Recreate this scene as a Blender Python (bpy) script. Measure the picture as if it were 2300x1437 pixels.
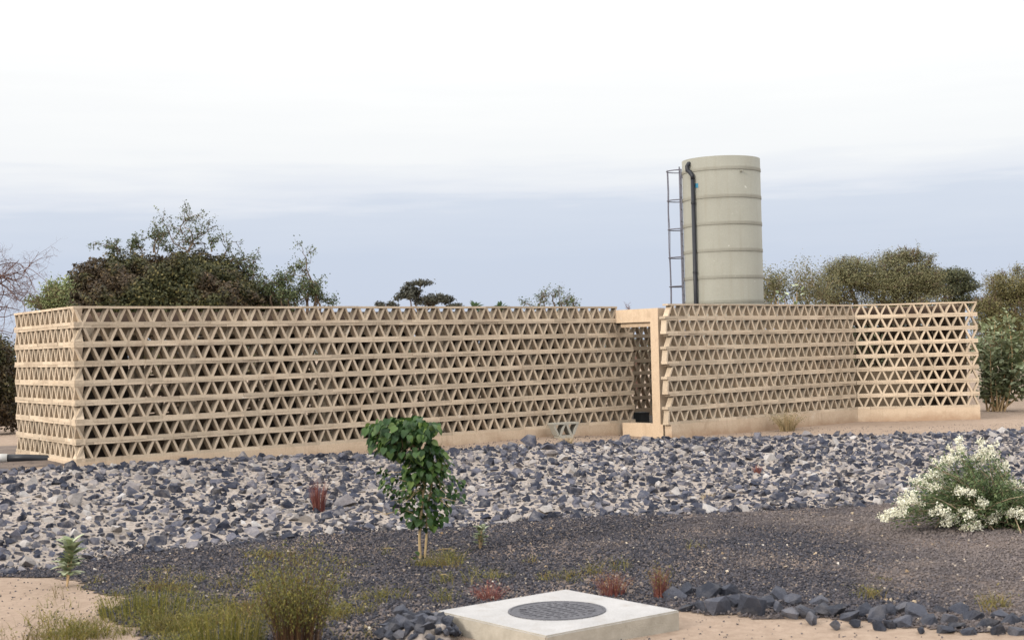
import bpy, bmesh, math
import numpy as np
from mathutils import Matrix, Vector

for o in list(bpy.data.objects): bpy.data.objects.remove(o)
S = bpy.context.scene
C = S.collection
RAD = math.radians

# ------------------------------------------------------------------ camera
FPX, PITCH, ROLL, CAMZ = 3118.0, RAD(1.158), RAD(1.381), 2.5
cd = bpy.data.cameras.new('camera')
cd.sensor_width = 36.0; cd.lens = 36.0 * FPX / 2300.0
cd.clip_start = 0.1; cd.clip_end = 3000
cd.dof.use_dof = True; cd.dof.focus_distance = 26.0; cd.dof.aperture_fstop = 2.8
cam = bpy.data.objects.new('camera', cd); C.objects.link(cam)
RCAM = Matrix.Rotation(math.pi / 2 + PITCH, 3, 'X') @ Matrix.Rotation(-ROLL, 3, 'Z')
cam.matrix_world = Matrix.Translation((0, 0, CAMZ)) @ RCAM.to_4x4()
S.camera = cam

# ------------------------------------------------------------------ sky, sun, exposure
SUN_TO = Vector((-0.72, -0.66, 0.42)).normalized()
W = bpy.data.worlds.new('World'); S.world = W; W.use_nodes = True
wn = W.node_tree; wn.nodes.clear(); wl = wn.links.new
def wnode(t, **k):
    n = wn.nodes.new(t)
    for a, b in k.items(): setattr(n, a, b)
    return n
w_out = wnode('ShaderNodeOutputWorld'); w_bg = wnode('ShaderNodeBackground')
w_bg.inputs['Strength'].default_value = 0.1
sky = wnode('ShaderNodeTexSky', sky_type='NISHITA', sun_disc=False)
sky.sun_elevation = math.asin(SUN_TO.z); sky.sun_rotation = math.atan2(SUN_TO.x, SUN_TO.y)
sky.air_density = 1.5; sky.dust_density = 4.0
tc = wnode('ShaderNodeTexCoord'); sep = wnode('ShaderNodeSeparateXYZ')
mp = wnode('ShaderNodeMapping'); mp.inputs['Scale'].default_value = (5, 5, 60)
nz = wnode('ShaderNodeTexNoise'); nz.inputs['Scale'].default_value = 1.7; nz.inputs['Detail'].default_value = 6
nz.inputs['Roughness'].default_value = 0.55
wl(tc.outputs['Generated'], sep.inputs[0]); wl(tc.outputs['Generated'], mp.inputs[0]); wl(mp.outputs[0], nz.inputs['Vector'])
mp2 = wnode('ShaderNodeMapping'); mp2.inputs['Scale'].default_value = (2.2, 2.2, 9)
nz2 = wnode('ShaderNodeTexNoise'); nz2.inputs['Scale'].default_value = 1.0; nz2.inputs['Detail'].default_value = 3
wl(tc.outputs['Generated'], mp2.inputs[0]); wl(mp2.outputs[0], nz2.inputs['Vector'])
m1 = wnode('ShaderNodeMath', operation='MULTIPLY_ADD'); m1.inputs[1].default_value = 0.04; m1.inputs[2].default_value = -0.02
wl(nz.outputs['Fac'], m1.inputs[0])
m1b = wnode('ShaderNodeMath', operation='MULTIPLY_ADD'); m1b.inputs[1].default_value = 0.05; m1b.inputs[2].default_value = -0.025
wl(nz2.outputs['Fac'], m1b.inputs[0])
m2 = wnode('ShaderNodeMath', operation='ADD'); wl(m1.outputs[0], m2.inputs[0]); wl(m1b.outputs[0], m2.inputs[1])
m2b = wnode('ShaderNodeMath', operation='ADD'); wl(sep.outputs['Z'], m2b.inputs[0]); wl(m2.outputs[0], m2b.inputs[1])
m3 = wnode('ShaderNodeMapRange'); m3.inputs['From Min'].default_value = 0.0; m3.inputs['From Max'].default_value = 0.30
wl(m2b.outputs[0], m3.inputs['Value'])
rp = wnode('ShaderNodeValToRGB'); cr = rp.color_ramp
cr.elements[0].position = 0.0; cr.elements[0].color = (.49, .545, .65, 1)
cr.elements[1].position = 1.0; cr.elements[1].color = (.95, .95, .95, 1)
for p_, c_ in ((.20, (.49, .549, .66, 1)), (.335, (.54, .59, .685, 1)), (.37, (.625, .657, .725, 1)), (.46, (.745, .757, .775, 1)), (.60, (.79, .795, .80, 1))):
    e = cr.elements.new(p_); e.color = c_
wl(m3.outputs[0], rp.inputs[0])
m4 = wnode('ShaderNodeMapRange'); m4.interpolation_type = 'SMOOTHSTEP'
m4.inputs['From Min'].default_value = 0.2; m4.inputs['From Max'].default_value = 0.8
m4.inputs['To Min'].default_value = 10.0; m4.inputs['To Max'].default_value = 21.0
wl(sep.outputs['Z'], m4.inputs['Value'])
sc = wnode('ShaderNodeVectorMath', operation='SCALE'); wl(rp.outputs[0], sc.inputs[0]); wl(m4.outputs[0], sc.inputs['Scale'])
mx = wnode('ShaderNodeMix', data_type='RGBA'); mx.inputs['Factor'].default_value = 0.92
wl(sky.outputs[0], mx.inputs['A']); wl(sc.outputs[0], mx.inputs['B'])
wl(mx.outputs['Result'], w_bg.inputs['Color']); wl(w_bg.outputs[0], w_out.inputs[0])

sd = bpy.data.lights.new('sun', 'SUN'); sd.energy = 2.0; sd.angle = RAD(12); sd.color = (1.0, .93, .83)
sun = bpy.data.objects.new('sun', sd); C.objects.link(sun)
sun.rotation_euler = SUN_TO.to_track_quat('Z', 'Y').to_euler(); sun.location = (-30, -20, 30)
S.view_settings.view_transform = 'Standard'; S.view_settings.look = 'None'
S.view_settings.exposure = 0.38; S.view_settings.gamma = 1.0; S.view_settings.use_curve_mapping = False
S.render.engine = 'CYCLES'
S.cycles.max_bounces = 6; S.cycles.diffuse_bounces = 1; S.cycles.transparent_max_bounces = 4

# ------------------------------------------------------------------ pixel -> place helpers
def ray(px, py):
    return RCAM @ Vector(((px - 1150.0) / FPX, -(py - 718.5) / FPX, -1.0))
def on(px, py, z=0.0):
    d = ray(px, py); t = (z - CAMZ) / d.z
    return Vector((d.x * t, d.y * t, z))
def at(px, py, Y):
    d = ray(px, py); t = Y / d.y
    return Vector((d.x * t, Y, CAMZ + d.z * t))

# ------------------------------------------------------------------ mesh helpers
def rng_(s): return np.random.default_rng(s)
R0 = rng_(7)

class MB:
    def __init__(s): s.v = []; s.f = []
    def add(s, v, f):
        n = len(s.v); s.v += [tuple(q) for q in v]; s.f += [tuple(i + n for i in t) for t in f]
    def box(s, x0, x1, y0, y1, z0, z1, M=None):
        v = [Vector(q) for q in ((x0,y0,z0),(x1,y0,z0),(x1,y1,z0),(x0,y1,z0),(x0,y0,z1),(x1,y0,z1),(x1,y1,z1),(x0,y1,z1))]
        if M: v = [M @ q for q in v]
        s.add(v, [(3,2,1,0),(4,5,6,7),(0,1,5,4),(1,2,6,5),(2,3,7,6),(3,0,4,7)])
    def prism(s, poly, y0, y1):   # poly in xz, counter-clockwise seen from -y
        n = len(poly)
        v = [(x, y0, z) for x, z in poly] + [(x, y1, z) for x, z in poly]
        f = [tuple(range(n)), tuple(range(2*n-1, n-1, -1))]
        f += [(i, i+n, (i+1) % n + n, (i+1) % n) for i in range(n)]
        s.add(v, f)
    def tube(s, pts, rad, k=6, cap=True, flat=1.0):
        pts = [Vector(p) for p in pts]; n = len(pts)
        if not hasattr(rad, '__len__'): rad = [rad] * n
        base = len(s.v); up = None
        for i, p in enumerate(pts):
            d = (pts[min(i+1, n-1)] - pts[max(i-1, 0)]).normalized()
            if up is None:
                up = d.orthogonal().normalized()
            a = (up - d * up.dot(d))
            a = a.normalized() if a.length > 1e-6 else d.orthogonal().normalized()
            up = a; b = d.cross(a)
            for j in range(k):
                t = 2 * math.pi * j / k
                s.v.append(tuple(p + (a * math.cos(t) + b * math.sin(t) * flat) * rad[i]))
        for i in range(n - 1):
            for j in range(k):
                s.f.append((base+i*k+j, base+i*k+(j+1) % k, base+(i+1)*k+(j+1) % k, base+(i+1)*k+j))
        if cap:
            s.f.append(tuple(base + j for j in range(k-1, -1, -1)))
            s.f.append(tuple(base + (n-1)*k + j for j in range(k)))
    def mesh(s, name, off=None, smooth=False):
        me = bpy.data.meshes.new(name)
        v = s.v if off is None else [(a-off[0], b-off[1], c-off[2]) for a, b, c in s.v]
        me.from_pydata(v, [], s.f); me.update()
        if smooth: me.shade_smooth()
        return me

def np_mesh(name, v, loops, nper, smooth=False):
    """v Nx3, loops flat index array, nper verts per face (int or array)"""
    me = bpy.data.meshes.new(name)
    v = np.asarray(v, np.float32); loops = np.asarray(loops, np.int32).ravel()
    if np.isscalar(nper): nper = np.full(len(loops)//nper, nper, np.int32)
    me.vertices.add(len(v)); me.vertices.foreach_set('co', v.ravel())
    me.loops.add(len(loops)); me.loops.foreach_set('vertex_index', loops)
    me.polygons.add(len(nper))
    st = np.concatenate([[0], np.cumsum(nper)[:-1]]).astype(np.int32)
    me.polygons.foreach_set('loop_start', st)
    me.update(calc_edges=True)
    me.polygons.foreach_set('use_smooth', np.full(len(nper), smooth))
    return me

def link(name, me, mat=None, parent=None, loc=(0,0,0)):
    o = bpy.data.objects.new(name, me); C.objects.link(o)
    if mat is not None and me is not None and not me.materials: me.materials.append(mat)
    if parent is not None: o.parent = parent
    o.location = loc
    return o
def tag(o, label, cat, group=None):
    o['label'] = label; o['category'] = cat
    if group: o['group'] = group
    return o
def thing(name, label, cat, loc, group=None):
    return tag(link(name, None, loc=loc), label, cat, group)
def struct(o): o['kind'] = 'structure'; return o
def stuff(o): o['kind'] = 'stuff'; return o

# ------------------------------------------------------------------ materials
class N:
    def __init__(s, name):
        s.m = bpy.data.materials.new(name); s.m.use_nodes = True
        s.t = s.m.node_tree; s.t.nodes.clear()
        s.out = s.n('ShaderNodeOutputMaterial')
    def n(s, t, ins=None, **k):
        q = s.t.nodes.new(t)
        for a, b in k.items(): setattr(q, a, b)
        for a, b in (ins or {}).items():
            if isinstance(b, bpy.types.NodeSocket): s.t.links.new(b, q.inputs[a])
            else: q.inputs[a].default_value = b
        return q
    def noise(s, scale, detail=4, rough=.55, vec=None, dist=0):
        i = {'Scale': scale, 'Detail': detail, 'Roughness': rough, 'Distortion': dist}
        if vec is not None: i['Vector'] = vec
        return s.n('ShaderNodeTexNoise', i).outputs['Fac']
    def pos(s): return s.n('ShaderNodeNewGeometry').outputs['Position']
    def ramp(s, fac, stops, interp='LINEAR'):
        q = s.n('ShaderNodeValToRGB', {'Fac': fac}); r = q.color_ramp; r.interpolation = interp
        while len(r.elements) < len(stops): r.elements.new(.5)
        for e, (p, c) in zip(r.elements, stops):
            e.position = p; e.color = (*c, 1) if len(c) == 3 else c
        return q.outputs['Color']
    def mix(s, f, a, b, blend='MIX'):
        q = s.n('ShaderNodeMix', data_type='RGBA', blend_type=blend)
        for nm, v in (('Factor', f), ('A', a), ('B', b)):
            if isinstance(v, bpy.types.NodeSocket): s.t.links.new(v, q.inputs[nm])
            else: q.inputs[nm].default_value = v if nm == 'Factor' else (*v, 1)
        return q.outputs['Result']
    def math(s, op, a, b=0.0, c=0.0):
        q = s.n('ShaderNodeMath', operation=op)
        for i, v in enumerate((a, b, c)):
            if isinstance(v, bpy.types.NodeSocket): s.t.links.new(v, q.inputs[i])
            else: q.inputs[i].default_value = v
        return q.outputs[0]
    def rnd(s):   # random per object and per loose piece
        a = s.n('ShaderNodeObjectInfo').outputs['Random']; b = s.n('ShaderNodeNewGeometry').outputs['Random Per Island']
        return s.math('FRACT', s.math('ADD', a, b))
    def done(s, color, rough=.85, bump=None, bstr=.3, bdist=.02, metal=0, spec=.3, trans=0.0):
        i = {'Base Color': color if isinstance(color, bpy.types.NodeSocket) else (*color, 1), 'Roughness': rough, 'Metallic': metal, 'Specular IOR Level': spec}
        p = s.n('ShaderNodeBsdfPrincipled', i)
        if bump is not None:
            b = s.n('ShaderNodeBump', {'Strength': bstr, 'Distance': bdist, 'Height': bump})
            s.t.links.new(b.outputs[0], p.inputs['Normal'])
        sh = p.outputs[0]
        if trans:
            t = s.n('ShaderNodeBsdfTranslucent', {'Color': color if isinstance(color, bpy.types.NodeSocket) else (*color, 1)})
            mm = s.n('ShaderNodeMixShader', {'Fac': trans}); s.t.links.new(sh, mm.inputs[1]); s.t.links.new(t.outputs[0], mm.inputs[2]); sh = mm.outputs[0]
        s.t.links.new(sh, s.out.inputs['Surface'])
        return s.m

def mat_concrete(name, a, b, rnd=.16, stain=(.30, .20, .13), stain_amt=.38, splash=False):
    n = N(name); P = n.pos()
    c = n.ramp(n.noise(1.3, 5, .6, P), [(.3, a), (.7, b)])
    grain = n.noise(55, 3, .7, P)
    c = n.mix(.35, c, n.ramp(grain, [(.3, tuple(x*.62 for x in a)), (.7, tuple(min(1, x*1.22) for x in b))]))
    st = n.ramp(n.noise(2.1, 6, .7, P, 1.0), [(.52, (0,0,0)), (.72, (1,1,1))])
    c = n.mix(n.math('MULTIPLY', st, stain_amt), c, stain)
    sv = n.n('ShaderNodeMapping', {'Vector': P, 'Scale': (9, 9, .9)}).outputs[0]
    st2 = n.ramp(n.noise(1.0, 5, .7, sv, .6), [(.55, (0,0,0)), (.72, (1,1,1))])
    c = n.mix(n.math('MULTIPLY', st2, stain_amt*.8), c, tuple(q*.8 for q in stain))
    wash = n.ramp(n.noise(3.7, 4, .6, P), [(.66, (0,0,0)), (.74, (1,1,1))])
    c = n.mix(n.math('MULTIPLY', wash, .4), c, (.72, .67, .60))
    if splash:
        zz = n.n('ShaderNodeSeparateXYZ', {0: P}).outputs[2]
        d = n.math('SUBTRACT', n.math('MULTIPLY_ADD', n.noise(2.3, 5, .7, P), .55, .55), zz)
        c = n.mix(n.math('MULTIPLY', n.ramp(d, [(0.0, (0,0,0)), (.22, (1,1,1))]), .75), c, (.33, .21, .135))
    k = n.math('MULTIPLY_ADD', n.rnd(), rnd, 1 - rnd/2)
    g = n.n('ShaderNodeCombineColor', {0: k, 1: k, 2: k}).outputs[0]
    c = n.mix(1.0, c, g, 'MULTIPLY')
    return n.done(c, .92, n.noise(70, 4, .7, P), .5, .012, spec=.15)

M = {}
def plain_(name, c1, c2, rough=.8, sc=8):
    n = N(name); return n.done(n.ramp(n.noise(sc, 4, .6, n.pos()), [(.3, c1), (.7, c2)]), rough)
M['block'] = mat_concrete('block_concrete', (.475, .378, .275), (.56, .458, .345), .34)
M['plinth'] = mat_concrete('plinth_render', (.52, .40, .285), (.58, .455, .335), 0.03, splash=True)
M['frame'] = mat_concrete('frame_render', (.57, .43, .30), (.62, .48, .345), 0.03)
M['inner'] = mat_concrete('inner_render', (.52, .43, .33), (.60, .50, .39), 0.05)
M['deep_shade_block'] = mat_concrete('painted_shade_block', (.115, .088, .064), (.16, .122, .088))  # block tone darkened to put the shade behind the screens into its colour
M['shade_block'] = mat_concrete('back_wall_block', (.20, .155, .11), (.25, .195, .14))  # darker copy of the block colour, with indoor shade painted in
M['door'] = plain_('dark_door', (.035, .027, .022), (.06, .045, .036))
M['floor'] = mat_concrete('floor_concrete', (.08, .068, .058), (.12, .10, .085), 0.03)  # floor tone darkened so its colour carries the indoor shade
M['grey_block'] = mat_concrete('grey_block', (.30, .29, .25), (.38, .36, .31), 0.03)
n = N('roof_board'); M['roof'] = n.done(n.ramp(n.noise(3, 4), [(.3, (.085, .056, .042)), (.7, (.13, .088, .066))]), .8)

n = N('sand'); P = n.pos()
c = n.ramp(n.noise(.35, 5, .6, P), [(.3, (.265, .195, .145)), (.7, (.345, .262, .20))])
c = n.mix(.35, c, n.ramp(n.noise(9, 5, .7, P), [(.35, (.18, .128, .095)), (.65, (.39, .305, .24))]))
c = n.mix(n.math('MULTIPLY', n.ramp(n.noise(45, 2, .6, P), [(.62, (0,0,0)), (.72, (1,1,1))]), .45), c, (.15, .105, .09))
M['sand'] = n.done(c, .95, n.noise(18, 6, .7, P), .6, .04, spec=.1)

n = N('dirt'); P = n.pos()
c = n.ramp(n.noise(2.2, 5, .65, P), [(.3, (.10, .085, .08)), (.7, (.24, .185, .15))])
M['dirt'] = n.done(c, .95, n.noise(25, 5, .7, P), .7, .04, spec=.1)
n = N('slope_mortar'); P = n.pos()
c = n.ramp(n.noise(1.1, 5, .65, P), [(.3, (.26, .225, .195)), (.7, (.40, .35, .31))])
c = n.mix(.5, c, n.ramp(n.noise(22, 4, .7, P), [(.35, (.16, .13, .115)), (.6, (.50, .425, .37))]))
M['mortar'] = n.done(c, .95, n.noise(16, 6, .7, P), .9, .05, spec=.1)

n = N('gravel_floor'); P = n.pos()
c = n.ramp(n.noise(38, 3, .7, P), [(.3, (.035, .032, .036)), (.7, (.13, .11, .11))])
c = n.mix(n.math('MULTIPLY', n.ramp(n.noise(.55, 4, .6, P), [(.46, (0,0,0)), (.64, (1,1,1))]), .75), c, (.27, .205, .165))
M['gravel_floor'] = n.done(c, .95, n.noise(40, 4, .8, P), .8, .03, spec=.1)

def mat_stone(name, stops, dust=.35, sc=6):
    n = N(name); P = n.pos()
    c = n.ramp(n.rnd(), stops, 'LINEAR')
    c = n.mix(.65, c, n.ramp(n.noise(sc*3, 5, .7, P), [(.25, (.35, .35, .38)), (.75, (1.0, 1.0, 1.0))]), 'MULTIPLY')
    up = n.n('ShaderNodeSeparateXYZ', {0: n.n('ShaderNodeNewGeometry').outputs['Normal']}).outputs[2]
    d = n.math('MULTIPLY', n.ramp(n.noise(sc, 4, .65, P), [(.48, (0,0,0)), (.66, (1,1,1))]), dust)
    c = n.mix(d, c, (.46, .41, .37))
    return n.done(c, .8, n.noise(sc*5, 5, .75, P), .8, .03, spec=.25)
M['stone'] = mat_stone('basalt_riprap', [(0, (.020, .024, .040)), (.46, (.042, .048, .074)), (.64, (.082, .088, .122)), (.76, (.15, .148, .18)), (.86, (.25, .23, .235)), (.95, (.38, .345, .32)), (1, (.58, .55, .53))], .26, 7)
M['boulder'] = mat_stone('basalt_boulder', [(0, (.030, .034, .048)), (.6, (.055, .060, .080)), (.9, (.09, .095, .12)), (1, (.15, .15, .17))], .10, 6)
n = N('gravel_pebble'); P = n.pos()
c = n.ramp(n.rnd(), [(0, (.017, .018, .024)), (.4, (.040, .040, .051)), (.8, (.074, .071, .083)), (.94, (.125, .107, .105)), (.985, (.21, .165, .13)), (1, (.42, .36, .29))])
sx = n.n('ShaderNodeSeparateXYZ', {0: P})
dusty = n.math('ADD', n.noise(.45, 4, .6, P), n.math('MULTIPLY', n.math('SUBTRACT', sx.outputs[0], 2.4), .07))
dusty = n.ramp(dusty, [(.48, (0,0,0)), (.78, (1,1,1))])
c = n.mix(n.math('MULTIPLY', dusty, .72), c, (.185, .152, .138))
M['pebble'] = n.done(c, .85, spec=.2)

n = N('pale_litter'); M['litter'] = n.done(n.ramp(n.rnd(), [(0, (.22, .15, .09)), (.5, (.38, .30, .21)), (1, (.55, .50, .44))]), .9, spec=.1)
def mat_leaf(name, stops, patch=None, pscale=.8, trans=.25, rough=.6):
    n = N(name); c = n.ramp(n.rnd(), stops)
    if patch:
        P = n.pos()
        f = n.ramp(n.noise(pscale, 4, .6, P), [(.47, (0,0,0)), (.58, (1,1,1))])
        c = n.mix(n.math('MULTIPLY', f, .8), c, n.ramp(n.rnd(), patch))
    return n.done(c, rough, trans=trans, spec=.3)
M['vine'] = mat_leaf('vine_leaf', [(0, (.024, .028, .010)), (.5, (.052, .056, .019)), (.85, (.09, .086, .029)), (1, (.19, .155, .052))],
                     [(0, (.028, .016, .011)), (.6, (.065, .037, .023)), (1, (.12, .072, .037))], .75)
M['thorn_leaf'] = mat_leaf('thorn_leaf', [(0, (.04, .06, .03)), (.6, (.085, .11, .05)), (1, (.16, .18, .08))])
M['pale_leaf'] = mat_leaf('pale_green_leaf', [(0, (.10, .13, .05)), (.6, (.20, .24, .10)), (1, (.36, .38, .18))])
M['acacia'] = mat_leaf('acacia_leaf', [(0, (.075, .075, .036)), (.6, (.155, .15, .072)), (1, (.26, .235, .12))])
M['acacia_dark'] = mat_leaf('acacia_dark_leaf', [(0, (.04, .045, .025)), (.6, (.075, .082, .042)), (1, (.13, .13, .06))])
M['acacia_gold'] = mat_leaf('acacia_gold_leaf', [(0, (.085, .08, .03)), (.6, (.165, .15, .06)), (1, (.26, .22, .10))])
M['far_leaf'] = mat_leaf('far_leaf', [(0, (.04, .04, .035)), (.6, (.07, .072, .05)), (1, (.11, .105, .075))])
M['palm_leaf'] = mat_leaf('palm_leaf', [(0, (.05, .09, .045)), (1, (.10, .16, .07))])
M['sodom'] = mat_leaf('milkweed_leaf', [(0, (.15, .18, .085)), (.6, (.28, .32, .18)), (1, (.48, .52, .35))], trans=.2)
M['sapling_leaf'] = mat_leaf('sapling_leaf', [(0, (.016, .046, .013)), (.55, (.036, .080, .020)), (.85, (.075, .13, .03)), (1, (.15, .21, .055))], trans=.3, rough=.45)
M['flower_leaf'] = mat_leaf('flower_bush_leaf', [(0, (.05, .08, .035)), (.6, (.10, .145, .06)), (1, (.20, .24, .10))])
M['flower'] = mat_leaf('cream_flower', [(0, (.60, .57, .40)), (.5, (.78, .76, .60)), (1, (.88, .87, .76))], trans=.2)
M['grass'] = mat_leaf('weed_grass', [(0, (.06, .066, .014)), (.5, (.135, .128, .027)), (.85, (.23, .19, .04)), (1, (.30, .23, .09))], [(0, (.085, .055, .022)), (1, (.20, .125, .05))], .6)
M['stemgrass'] = mat_leaf('weed_stem', [(0, (.10, .05, .022)), (.6, (.20, .105, .045)), (1, (.32, .20, .08))], trans=.15)
M['weedtop'] = mat_leaf('weed_top', [(0, (.055, .06, .016)), (.5, (.12, .12, .028)), (.85, (.20, .18, .04)), (1, (.30, .24, .06))])
M['weedstem'] = mat_leaf('weed_dark_stem', [(0, (.035, .018, .010)), (.6, (.085, .042, .020)), (1, (.16, .09, .04))], trans=.1)
M['redweed'] = mat_leaf('red_dry_weed', [(0, (.10, .03, .03)), (.6, (.20, .065, .055)), (1, (.30, .13, .09))], trans=.15)
M['straw'] = mat_leaf('straw', [(0, (.26, .19, .10)), (1, (.46, .36, .21))], trans=.15)
def plain(name, c1, c2, rough=.8, sc=8, metal=0, spec=.3):
    n = N(name); return n.done(n.ramp(n.noise(sc, 4, .6, n.pos()), [(.3, c1), (.7, c2)]), rough, metal=metal, spec=spec)
M['bark'] = plain('bark', (.10, .07, .05), (.18, .13, .09), .9)
M['twig'] = plain('red_twig', (.09, .045, .036), (.15, .08, .062), .9)
M['dry_twig'] = plain('dry_twig', (.28, .21, .14), (.38, .30, .20), .9)
M['sapling_bark'] = plain('sapling_bark', (.30, .215, .115), (.40, .30, .165), .8)
M['milk_bark'] = plain('milkweed_bark', (.38, .26, .13), (.48, .34, .19), .85)
M['black_pipe'] = plain('black_pipe', (.012, .013, .018), (.022, .024, .03), .45)
M['white_plastic'] = plain('white_plastic', (.62, .62, .60), (.72, .72, .70), .5)
M['ladder'] = plain('ladder_metal', (.13, .13, .16), (.20, .20, .24), .5, metal=.6)
M['blue'] = plain('blue_label', (.03, .16, .26), (.05, .22, .34), .6)
M['dark_box'] = plain('dark_box', (.012, .014, .016), (.025, .028, .03), .7)
M['cast'] = plain('cast_cover', (.055, .055, .065), (.115, .112, .122), .8, 30)
n = N('slab_concrete'); P = n.pos()
c = n.ramp(n.noise(3, 5, .6, P), [(.3, (.32, .31, .305)), (.7, (.40, .388, .382))])
c = n.mix(.25, c, n.ramp(n.noise(60, 3, .7, P), [(.35, (.22, .205, .195)), (.65, (.46, .447, .44))]))
c = n.mix(n.math('MULTIPLY', n.ramp(n.noise(5, 6, .7, P), [(.55, (0,0,0)), (.70, (1,1,1))]), .45), c, (.25, .215, .18))
M['slab'] = n.done(c, .9, n.noise(50, 4, .7, P), .4, .01, spec=.2)
n = N('slab_side'); P = n.pos()
M['slab_side'] = n.done(n.ramp(n.noise(6, 5, .65, P), [(.3, (.30, .27, .22)), (.7, (.42, .38, .32))]), .95, n.noise(50, 4, .7, P), .5, .01, spec=.1)
n = N('tank_plastic'); P = n.pos()
c = n.ramp(n.noise(1.2, 4, .6, P), [(.3, (.232, .226, .19)), (.7, (.275, .27, .23))])
c = n.mix(.25, c, n.ramp(n.noise(40, 3, .7, P), [(.3, (.17, .163, .128)), (.7, (.31, .30, .25))]))
stv = n.n('ShaderNodeMapping', {'Vector': P, 'Scale': (7, 7, .5)}).outputs[0]
c = n.mix(n.math('MULTIPLY', n.ramp(n.noise(1.0, 5, .7, stv), [(.52, (0,0,0)), (.75, (1,1,1))]), .4), c, (.20, .175, .13))
sp = n.ramp(n.noise(9, 3, .5, P), [(.73, (0,0,0)), (.76, (1,1,1))])
c = n.mix(n.math('MULTIPLY', sp, .5), c, (.55, .54, .49))
M['tank'] = n.done(c, .75, n.noise(45, 3, .6, P), .12, .01, spec=.35)

# ------------------------------------------------------------------ terrain
BOT = [on(x, y, 0) for x, y in ((-300,1335),(0,1290),(120,1272),(250,1248),(500,1222),(700,1203),(950,1188),(1200,1166),(1450,1157),(1700,1146),(2000,1130),(2300,1118),(2650,1106))]
TOP = [on(x, y, z) for x, y, z in ((-300,1100,.86),(0,1062,.86),(170,1049,.86),(500,1031,.80),(800,1021,.735),(950,1017,.71),(1200,1000,.74),(1350,993,.70),(1500,987,.625),(1700,982,.62),(2000,978,.62),(2300,968,.62),(2650,960,.62))]
def ext(P):
    a = P[0] + (P[0] - P[2]).normalized() * 12; b = P[-1] + (P[-1] - P[-3]).normalized() * 14
    P = [Vector((a.x, a.y, P[0].z))] + P + [Vector((b.x, b.y, P[-1].z))]
    return np.array([tuple(p) for p in P])
BOTa, TOPa = ext(BOT), ext(TOP)
def H(x, y):
    x = np.asarray(x, float); y = np.asarray(y, float)
    yb = np.interp(x, BOTa[:,0], BOTa[:,1]); yt = np.interp(x, TOPa[:,0], TOPa[:,1]); zt = np.interp(x, TOPa[:,0], TOPa[:,2])
    t = np.clip((y - yb) / np.maximum(yt - yb, .5), 0, 1)
    s = np.where(t < .9, t * 1.08, 1 - (1-t)**2 * 2.8)
    h = zt * s
    h = h + .025 * np.sin(x*1.7 + y*.6) * np.sin(y*1.3 - x*.4) * (1 - .5*s)
    return h
def H1(x, y): return float(H(x, y))
def grid_sheet(name, xs, ys, off, mask=None):
    X, Y = np.meshgrid(xs, ys); Z = H(X, Y) + off
    nx, ny = len(xs), len(ys)
    v = np.stack([X.ravel(), Y.ravel(), Z.ravel()], 1)
    i, j = np.meshgrid(np.arange(nx-1), np.arange(ny-1))
    a = (j*nx + i).ravel(); q = np.stack([a, a+1, a+nx+1, a+nx], 1)
    if mask is not None:
        cx = (X[:-1,:-1] + X[1:,1:]).ravel()/2; cy = (Y[:-1,:-1] + Y[1:,1:]).ravel()/2
        q = q[mask(cx, cy)]
        used = np.unique(q); re = np.full(len(v), -1); re[used] = np.arange(len(used)); v = v[used]; q = re[q]
    return np_mesh(name, v, q, 4, True)
def inpoly(x, y, P):
    x = np.asarray(x); y = np.asarray(y); r = np.zeros(x.shape, bool); n = len(P); j = n-1
    for i in range(n):
        xi, yi = P[i][0], P[i][1]; xj, yj = P[j][0], P[j][1]
        c = ((yi > y) != (yj > y)) & (x < (xj-xi)*(y-yi)/((yj-yi) if yj != yi else 1e-9) + xi)
        r ^= c; j = i
    return r
xs = np.concatenate([[-900,-400,-200,-100,-60,-35,-24], np.arange(-18, 20.01, .3), [26,36,60,100,200,400,900]])
ys = np.concatenate([[-60,-20,-5,2,5], np.arange(7, 36.01, .3), [38,42,50,60,80,120,200,400,900,1800]])
ground = struct(link('ground', grid_sheet('ground', xs, ys, 0), M['sand']))

def dmask(x, y):
    d = (x + 9.2 + .35*np.sin(y*2.1))**2/3.4**2 + (y - 23.6 + .3*np.sin(x*1.9))**2/3.3**2
    return (d < 1) & (y > np.interp(x, TOPa[:,0], TOPa[:,1]) + .05)
struct(link('dirt_patch', grid_sheet('dirt_patch', np.arange(-13, -5.5, .15), np.arange(20, 28, .15), .006, dmask), M['dirt']))
def slope_mask(x, y):
    yb = np.interp(x, BOTa[:,0], BOTa[:,1]); yt = np.interp(x, TOPa[:,0], TOPa[:,1])
    w = .12*np.sin(x*5.1) + .09*np.sin(x*11.7+1)
    return (y > yb - .05 + w) & (y < yt + .08 + w)
slope = struct(link('stone_slope', grid_sheet('stone_slope', np.arange(-13, 17, .12), np.arange(9, 32, .12), .012, slope_mask), M['mortar']))

GP = [on(x, y, 0) for x, y in ((3300,1065),(2650,1095),(2300,1112),(2000,1126),(1700,1142),(1450,1152),(1200,1161),(950,1183),(700,1198),(500,1218),(250,1243),(120,1267),(0,1285),(-60,1298),(60,1297),(150,1305),(230,1325),(265,1352),(250,1385),(300,1437),(330,1600),(900,1600),(1000,1440),(1060,1412),(1500,1378),(1800,1388),(2100,1412),(2300,1428),(2650,1450),(3300,1480))]
GPl = [(p.x, p.y) for p in GP]
def gmask(x, y):
    return inpoly(x + .12*np.sin(y*4.3) + .05*np.sin(y*13), y + .10*np.sin(x*3.9) + .05*np.sin(x*12), GPl)
gravel_bed = struct(link('gravel_bed', grid_sheet('gravel_bed', np.arange(-9, 17, .1), np.arange(8, 25, .1), .008, gmask), M['gravel_floor']))

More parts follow.
